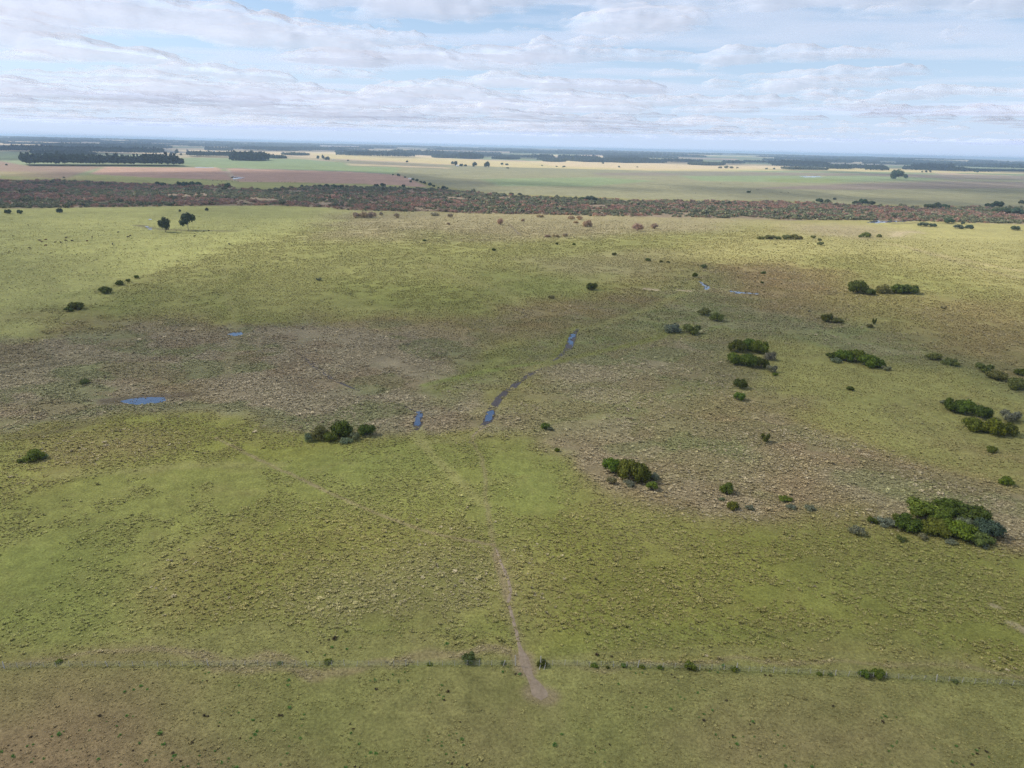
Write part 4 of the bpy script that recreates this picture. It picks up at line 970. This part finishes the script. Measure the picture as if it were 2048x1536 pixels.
PICKET, POST, GATEPOST = post_mesh(1.12, .04), post_mesh(1.38, .085), post_mesh(1.9, .10)
def tube(name, pts, r, mat, parent):
    V = []; Fq = []
    for p_ in pts: V += [(p_[0], p_[1] - r, p_[2] - r * .6), (p_[0], p_[1] + r, p_[2] - r * .6), (p_[0], p_[1], p_[2] + r)]
    for i in range(len(pts) - 1):
        for k in range(3): k2 = (k + 1) % 3; Fq.append((3 * i + k, 3 * i + k2, 3 * i + 3 + k2, 3 * i + 3 + k))
    return link(name, mesh_np(name, V, Fq, mat), parent)
FLINE = [(-420,1350),(-150,1342),(0,1338),(140,1333),(500,1332),(800,1332),(1031,1331),(1081,1332),(1124,1330),(1400,1339),(1618,1348),(1778,1357),(2048,1372),(2300,1386),(2520,1400)]
gx, gy, gz = ground_at([p_[0] for p_ in FLINE], [p_[1] for p_ in FLINE])
def fence_run(i0, i1, label, seed):
    rg = random.Random(seed); e = empty('wire_fence', (float(gx[i0]), float(gy[i0]), float(gz[i0]))); tag(e, label, 'fence', 'runs of the wire fence')
    ox, oy, oz = e.location; tops = []; acc = 0; cnt = 0
    seg = [math.hypot(gx[i + 1] - gx[i], gy[i + 1] - gy[i]) for i in range(i0, i1)]; L_ = sum(seg); npost = max(1, round(L_ / 2.1))
    cum = np.concatenate([[0], np.cumsum(seg)])
    for k in range(npost + 1):
        s_ = L_ * k / npost; x = float(np.interp(s_, cum, gx[i0:i1 + 1])) ; y = float(np.interp(s_, cum, gy[i0:i1 + 1])) + rg.uniform(-.08, .08); z = float(height(x, y))
        end = (k == 0 or k == npost); big = end or k % 8 == 0
        gate = end and (i0 == 7 or i1 == 6) and ((k == 0 and i0 == 7) or (k == npost and i1 == 6))
        o = link('post', GATEPOST if gate else POST if big else PICKET, e); o.location = (x - ox, y - oy, z - oz)
        o.rotation_euler = (rg.gauss(0, .09), rg.gauss(0, .09), rg.uniform(0, 3)); o.scale = (1, 1, rg.uniform(.86, 1.14)); tops.append((x - ox, y - oy, z - oz))
    for w_ in range(5): tube('wire', [(t[0], t[1] + .05, t[2] + .22 + .2 * w_ + rg.uniform(-.02, .02)) for t in tops], .006, WIRE, e)
    if i0 == 7:
        for sx, ln in ((-.25, .75), (.55, .6)):
            o = link('brace', PICKET, e); o.location = (sx, -.9, -.05); o.rotation_euler = (-ln, .35, 0); o.scale = (1.2, 1.2, 1.1)
fence_run(0, 6, 'wire fence of pale wooden posts running left from the gap at the dirt path', 1)
fence_run(7, 14, 'wire fence of pale wooden posts running right from the gap at the dirt path', 2)

# ------------------------------------------------------------------ cattle and farm buildings
def cow_mesh():
    bm = bmesh.new(); sk = bm.verts.layers.skin.verify()
    def v(x, y, z, r, rz=None):
        w = bm.verts.new((x, y, z)); w[sk].radius = (r, rz or r); return w
    chain = [v(-.75, 0, 1.12, .27, .30), v(-.35, 0, 1.05, .36, .38), v(.15, 0, 1.03, .36, .40), v(.55, 0, 1.10, .30, .34), v(.88, 0, 1.22, .18, .2), v(1.12, 0, 1.28, .14, .15), v(1.38, 0, 1.10, .09, .1)]
    for a_, b_ in zip(chain[:-1], chain[1:]): bm.edges.new((a_, b_))
    for root, x, s_ in ((0, -.72, 1), (0, -.72, -1), (3, .52, 1), (3, .52, -1)):
        k1 = v(x, .2 * s_, .72, .13); k2 = v(x + (.06 if x > 0 else -.08), .2 * s_, .40, .07); k3 = v(x, .2 * s_, .04, .06)
        bm.edges.new((chain[root], k1)); bm.edges.new((k1, k2)); bm.edges.new((k2, k3))
    t1 = v(-1.0, 0, 1.1, .05); t2 = v(-1.06, 0, .6, .04); bm.edges.new((chain[0], t1)); bm.edges.new((t1, t2))
    for s_ in (1, -1): e1 = v(1.12, .24 * s_, 1.34, .05); bm.edges.new((chain[5], e1))
    chain[2][sk].use_root = True
    me = bpy.data.meshes.new('cow_rig'); bm.to_mesh(me); bm.free()
    o = bpy.data.objects.new('cow_rig', me); COL.objects.link(o); o.modifiers.new('skin', 'SKIN'); sb = o.modifiers.new('sub', 'SUBSURF'); sb.levels = 1
    dg = bpy.context.evaluated_depsgraph_get(); out = bpy.data.meshes.new_from_object(o.evaluated_get(dg)); out.name = 'cow'
    bpy.data.objects.remove(o); bpy.data.meshes.remove(me); out.materials.clear()
    H = N('hide'); out.materials.append(H.bsdf(H.n('ShaderNodeObjectInfo').outputs['Color'], .7, .2)); return out
COW = cow_mesh()
HIDES = {'black': (.02, .018, .016), 'red': (.10, .035, .02), 'brown': (.06, .035, .02)}
def cow(px, py, hide, label, group):
    x, y, z = pt(px, py); o = link('cow', COW, None, (x, y, z)); o.rotation_euler = (0, 0, random.uniform(0, 6.28)); s_ = random.uniform(.9, 1.1); o.scale = (s_, s_, s_); o.color = (*HIDES[hide], 1)
    tag(o, label, 'cow', group)
LP = [(387,350,'black','black cow alone highest on the left pasture'),(545,562,'red','upper red cow of the pair at the herd left end'),(575,581,'red','lower red cow of the pair at the herd left end'),(628,554,'red','red cow up right of the red pair'),(628,632,'red','red cow standing lowest of the left herd'),
 (755,590,'brown','brown cow right of the red cows'),(832,592,'black','small dark cow in the middle of the herd'),(905,527,'brown','brown cow at the top of the herd'),(903,569,'brown','faint brown cow beside the big black cow'),(988,568,'black','big black cow in the middle of the left herd'),
 (1190,570,'red','red cow right of the big black cow'),(1260,515,'brown','brown cow up right of the big black cow'),(1615,450,'black','dark cow nearest the eucalyptus pool'),(1540,613,'black','black cow lowest on the right of the herd'),(1780,500,'black','dark cow right of the herd'),(1752,515,'brown','calf next to the dark cow right of the herd'),(408,670,'brown','brown cow lying low at the far left')]
for u, v_, hd, lb in LP: cow(u / 6.83, 400 + v_ / 6.83, hd, lb, 'cattle on the left pasture')
for px, py, lb in [(389,474,'black cow below the two eucalyptus trees'),(459,490,'black cow closest to the boundary bend'),(408,464,'dark cow right of the two eucalyptus trees'),(418,463,'dark cow second right of the two eucalyptus trees')]: cow(px, py, 'black', lb, 'cattle on the left pasture')
for i, (u, v_) in enumerate(sorted([(40,672),(85,674),(175,692),(237,695),(295,714),(250,737),(165,744),(360,692),(478,692),(525,707),(440,710),(620,692),(737,694),(790,707),(835,712),(1075,702),(1120,710),(1160,717),(1205,714),(1235,717),(1300,717)])):
    cow(400 + u / 6.83, 260 + v_ / 6.83, random.choice(['black', 'brown', 'black']), ORD[i] + ' dark cow from the left in the herd below the ploughed field', 'herd below the ploughed field')
for i, (u, v_) in enumerate(sorted([(760,420),(800,425),(1085,492),(1150,482),(1165,487),(1320,512),(1410,514),(1490,517),(555,470),(220,460),(490,522)])):
    cow(1300 + u / 5.39, 290 + v_ / 5.39, 'black', ORD[i] + ' dark cow from the left on the grey flat beyond the scrub', 'herd on the right flat')
for i, (u, v_) in enumerate([(472,390),(960,374),(875,378),(1123,344)]):
    cow(1660 + u / 5.28, 290 + v_ / 5.28, 'black', ORD[i] + ' dark cow on the plain around the large dark tree', 'cattle by the large tree')

Wh = N('white_wall'); WHITE = Wh.bsdf(Wh.rgb((.78, .77, .74)), .8, .2); Rf = N('roof_sheet'); ROOF = Rf.bsdf(Rf.rgb((.62, .62, .62)), .5, .4); Dk = N('opening'); DARK = Dk.bsdf(Dk.rgb((.05, .05, .06)), .3, .5)
def box(name, x0, x1, y0, y1, z0, z1, mat, parent):
    V = [(x, y, z) for z in (z0, z1) for y in (y0, y1) for x in (x0, x1)]
    return link(name, mesh_np(name, V, [(0, 2, 3, 1), (4, 5, 7, 6), (0, 1, 5, 4), (2, 6, 7, 3), (0, 4, 6, 2), (1, 3, 7, 5)], mat), parent)
def house(px, py, L_, D, H, label, name='farmhouse'):
    x, y, z = pt(px, py); e = empty(name, (x, y, z), -math.atan2(x, y)); tag(e, label, 'house' if name == 'farmhouse' else 'shed')
    box('wall', -L_ / 2, L_ / 2, -D / 2, D / 2, -.3, H, WHITE, e)
    o = .4; V = [(-L_ / 2 - o, -D / 2 - o, H), (L_ / 2 + o, -D / 2 - o, H), (L_ / 2 + o, D / 2 + o, H), (-L_ / 2 - o, D / 2 + o, H), (-L_ / 2 - o, 0, H + D * .28), (L_ / 2 + o, 0, H + D * .28)]
    bm = bmesh.new(); vs = [bm.verts.new(v) for v in V]
    for f in ((0, 1, 5, 4), (2, 3, 4, 5), (0, 4, 3), (1, 2, 5), (0, 3, 2, 1)): bm.faces.new([vs[i] for i in f])
    me = bpy.data.meshes.new('roof'); bm.to_mesh(me); bm.free(); me.materials.append(ROOF); link('roof', me, e)
    box('door', -.5, .5, -D / 2 - .04, -D / 2 + .05, 0, 2.1, DARK, e)
    for sx in (-.3, .3): box('window', L_ * sx - .7, L_ * sx + .7, -D / 2 - .04, -D / 2 + .05, 1, 2.1, DARK, e)
house(915, 333, 11, 7, 4.5, 'white farmhouse among trees on the middle plain')
house(428, 303, 16, 9, 5, 'white farmhouse at the back of the left plain')
house(667, 320.5, 7, 5, 3.5, 'small white hut right of the three lone trees')
house(1853, 324, 150, 30, 9, 'long white shed under the wooded ridge at right', 'long_shed')
#@@CLOUDS
# ------------------------------------------------------------------ clouds: a broken layer with flat bases and heaped tops
CLOUD_Z = 1150.0
OFFX, OFFY = -159043.0, 94180.0  # shift picked so unseen overhead cover shades the field and spares the slope
def cloud_cover(x, y, ox, oy, scale, seed, octv=6, stretch=1.0):
    x = (x + ox) / stretch; y = y + oy
    wx = (fbm(x / scale * 1.6, y / scale * 1.6, 2, seed + 1) - .5) * scale * .4; wy = (fbm(x / scale * 1.6, y / scale * 1.6, 2, seed + 7) - .5) * scale * .4
    n = fbm((x + wx) / scale, (y + wy) / scale, octv, seed, .55)
    return n + .45 * (fbm(x / 16000, y / 16000, 2, seed + 9) - .5)
LOW = dict(scale=1250., seed=103, thr=.44)
def low_cover(x, y, ox, oy):
    return sstep(-.02, .17, cloud_cover(x, y, ox, oy, LOW['scale'], LOW['seed']) - LOW['thr'])
def cloud_layer(z, scale, seed, thr, thick_m, amax, ox, oy, lo=-.02, hi=.17, stretch=1.0, octv=6, tex=.0042):
    th = np.deg2rad(np.concatenate([np.linspace(-46, 46, 440 if z < 2000 else 240), np.linspace(46, 314, 130)[1:-1]]))
    rs = np.concatenate([np.arange(0, 4000, 60) + 20, np.geomspace(4000, 80000, 220 if z < 2000 else 130)])
    T2, R2 = np.meshgrid(th, rs); X = R2 * np.sin(T2); Y = R2 * np.cos(T2)
    e = cloud_cover(X, Y, ox, oy, scale, seed, octv, stretch) - thr - (.10 * sstep(1500, 9000, X) if z < 2000 else 0)
    thick = thick_m * np.clip(e / .3, 0, 1) ** .8 * (0.7 + .6 * fbm(X / 520, Y / 520, 3, seed + 20))
    base = z + .09 * thick_m * (fbm(X / 900, Y / 900, 3, seed + 21) - .5) * 2
    cov = sstep(lo, hi, e)
    nr, nt_ = X.shape; ix = np.arange(nr * nt_).reshape(nr, nt_)
    q = np.stack([ix[:-1], np.roll(ix, -1, 1)[:-1], np.roll(ix, -1, 1)[1:], ix[1:]], -1).reshape(-1, 4)
    q = q[(cov.ravel()[q] > .002).any(1)]
    top = np.stack([X.ravel(), Y.ravel(), (base + thick + 1).ravel()], 1); bot = np.stack([X.ravel(), Y.ravel(), base.ravel()], 1)
    V = np.concatenate([bot, top]); Fq = np.concatenate([q, q[:, ::-1] + nr * nt_])
    used = np.zeros(len(V), bool); used[Fq.ravel()] = True; mp = np.cumsum(used) - 1
    M = N('cloud')
    p = M.pos(); cv = M.attr('cover').outputs['Fac']
    mpn = M.n('ShaderNodeMapping'); M.l(p, mpn.inputs[0]); mpn.inputs['Scale'].default_value = (1 / stretch, 1, 1)
    d1 = M.noise(mpn.outputs[0], tex, 5, .5, .3)
    al = M.math('ADD', cv, M.math('MULTIPLY', M.math('SUBTRACT', d1, .5), M.math('MULTIPLY', M.math('SUBTRACT', 1.3, cv), 1.2)))
    al = M.math('MULTIPLY', M.ramp(al, .05, .95), M.ramp(cv, 0, .12)); al = M.math('MULTIPLY', al, amax)
    df = M.n('ShaderNodeBsdfDiffuse'); df.inputs[0].default_value = (.73, .765, .875, 1)
    tl = M.n('ShaderNodeBsdfTranslucent'); tl.inputs[0].default_value = (.73, .765, .875, 1)
    mx = M.n('ShaderNodeMixShader'); mx.inputs[0].default_value = .62; M.l(df.outputs[0], mx.inputs[1]); M.l(tl.outputs[0], mx.inputs[2])
    tr = M.n('ShaderNodeBsdfTransparent'); m2 = M.n('ShaderNodeMixShader'); M.l(al, m2.inputs[0]); M.l(tr.outputs[0], m2.inputs[1]); M.l(mx.outputs[0], m2.inputs[2])
    M.l(m2.outputs[0], M.out.inputs['Surface'])
    me = mesh_np('clouds', V[used], mp[Fq], M.m, True)
    at = me.attributes.new('cover', 'FLOAT', 'POINT'); at.data.foreach_set('value', np.concatenate([cov.ravel()] * 2)[used].astype(np.float32))
    tag(link('clouds', me), kind='structure')
cloud_layer(CLOUD_Z, LOW['scale'], LOW['seed'], LOW['thr'], 180, .47, OFFX, OFFY)
cloud_layer(3600, 5200, 143, .40, 60, .30, 3000, 0, -.05, .3, 2.2, 5, .0011)

# ------------------------------------------------------------------ haze: the air itself
def haze_box():
    M = N('haze_air'); v = M.n('ShaderNodeVolumePrincipled')
    v.inputs['Color'].default_value = (.54, .74, 1, 1); v.inputs['Density'].default_value = 6.8e-5; v.inputs['Anisotropy'].default_value = 0.2
    M.l(v.outputs[0], M.out.inputs['Volume'])
    bm = bmesh.new(); bmesh.ops.create_cube(bm, size=1)
    z0, z1 = -6.0, 104.0
    for w in bm.verts: w.co = Vector((w.co.x * 126000, w.co.y * 126000, z0 if w.co.z < 0 else z1))
    me = bpy.data.meshes.new('haze'); bm.to_mesh(me); bm.free(); me.materials.append(M.m)
    tag(link('haze', me), kind='stuff')
haze_box()
#@@NEXT
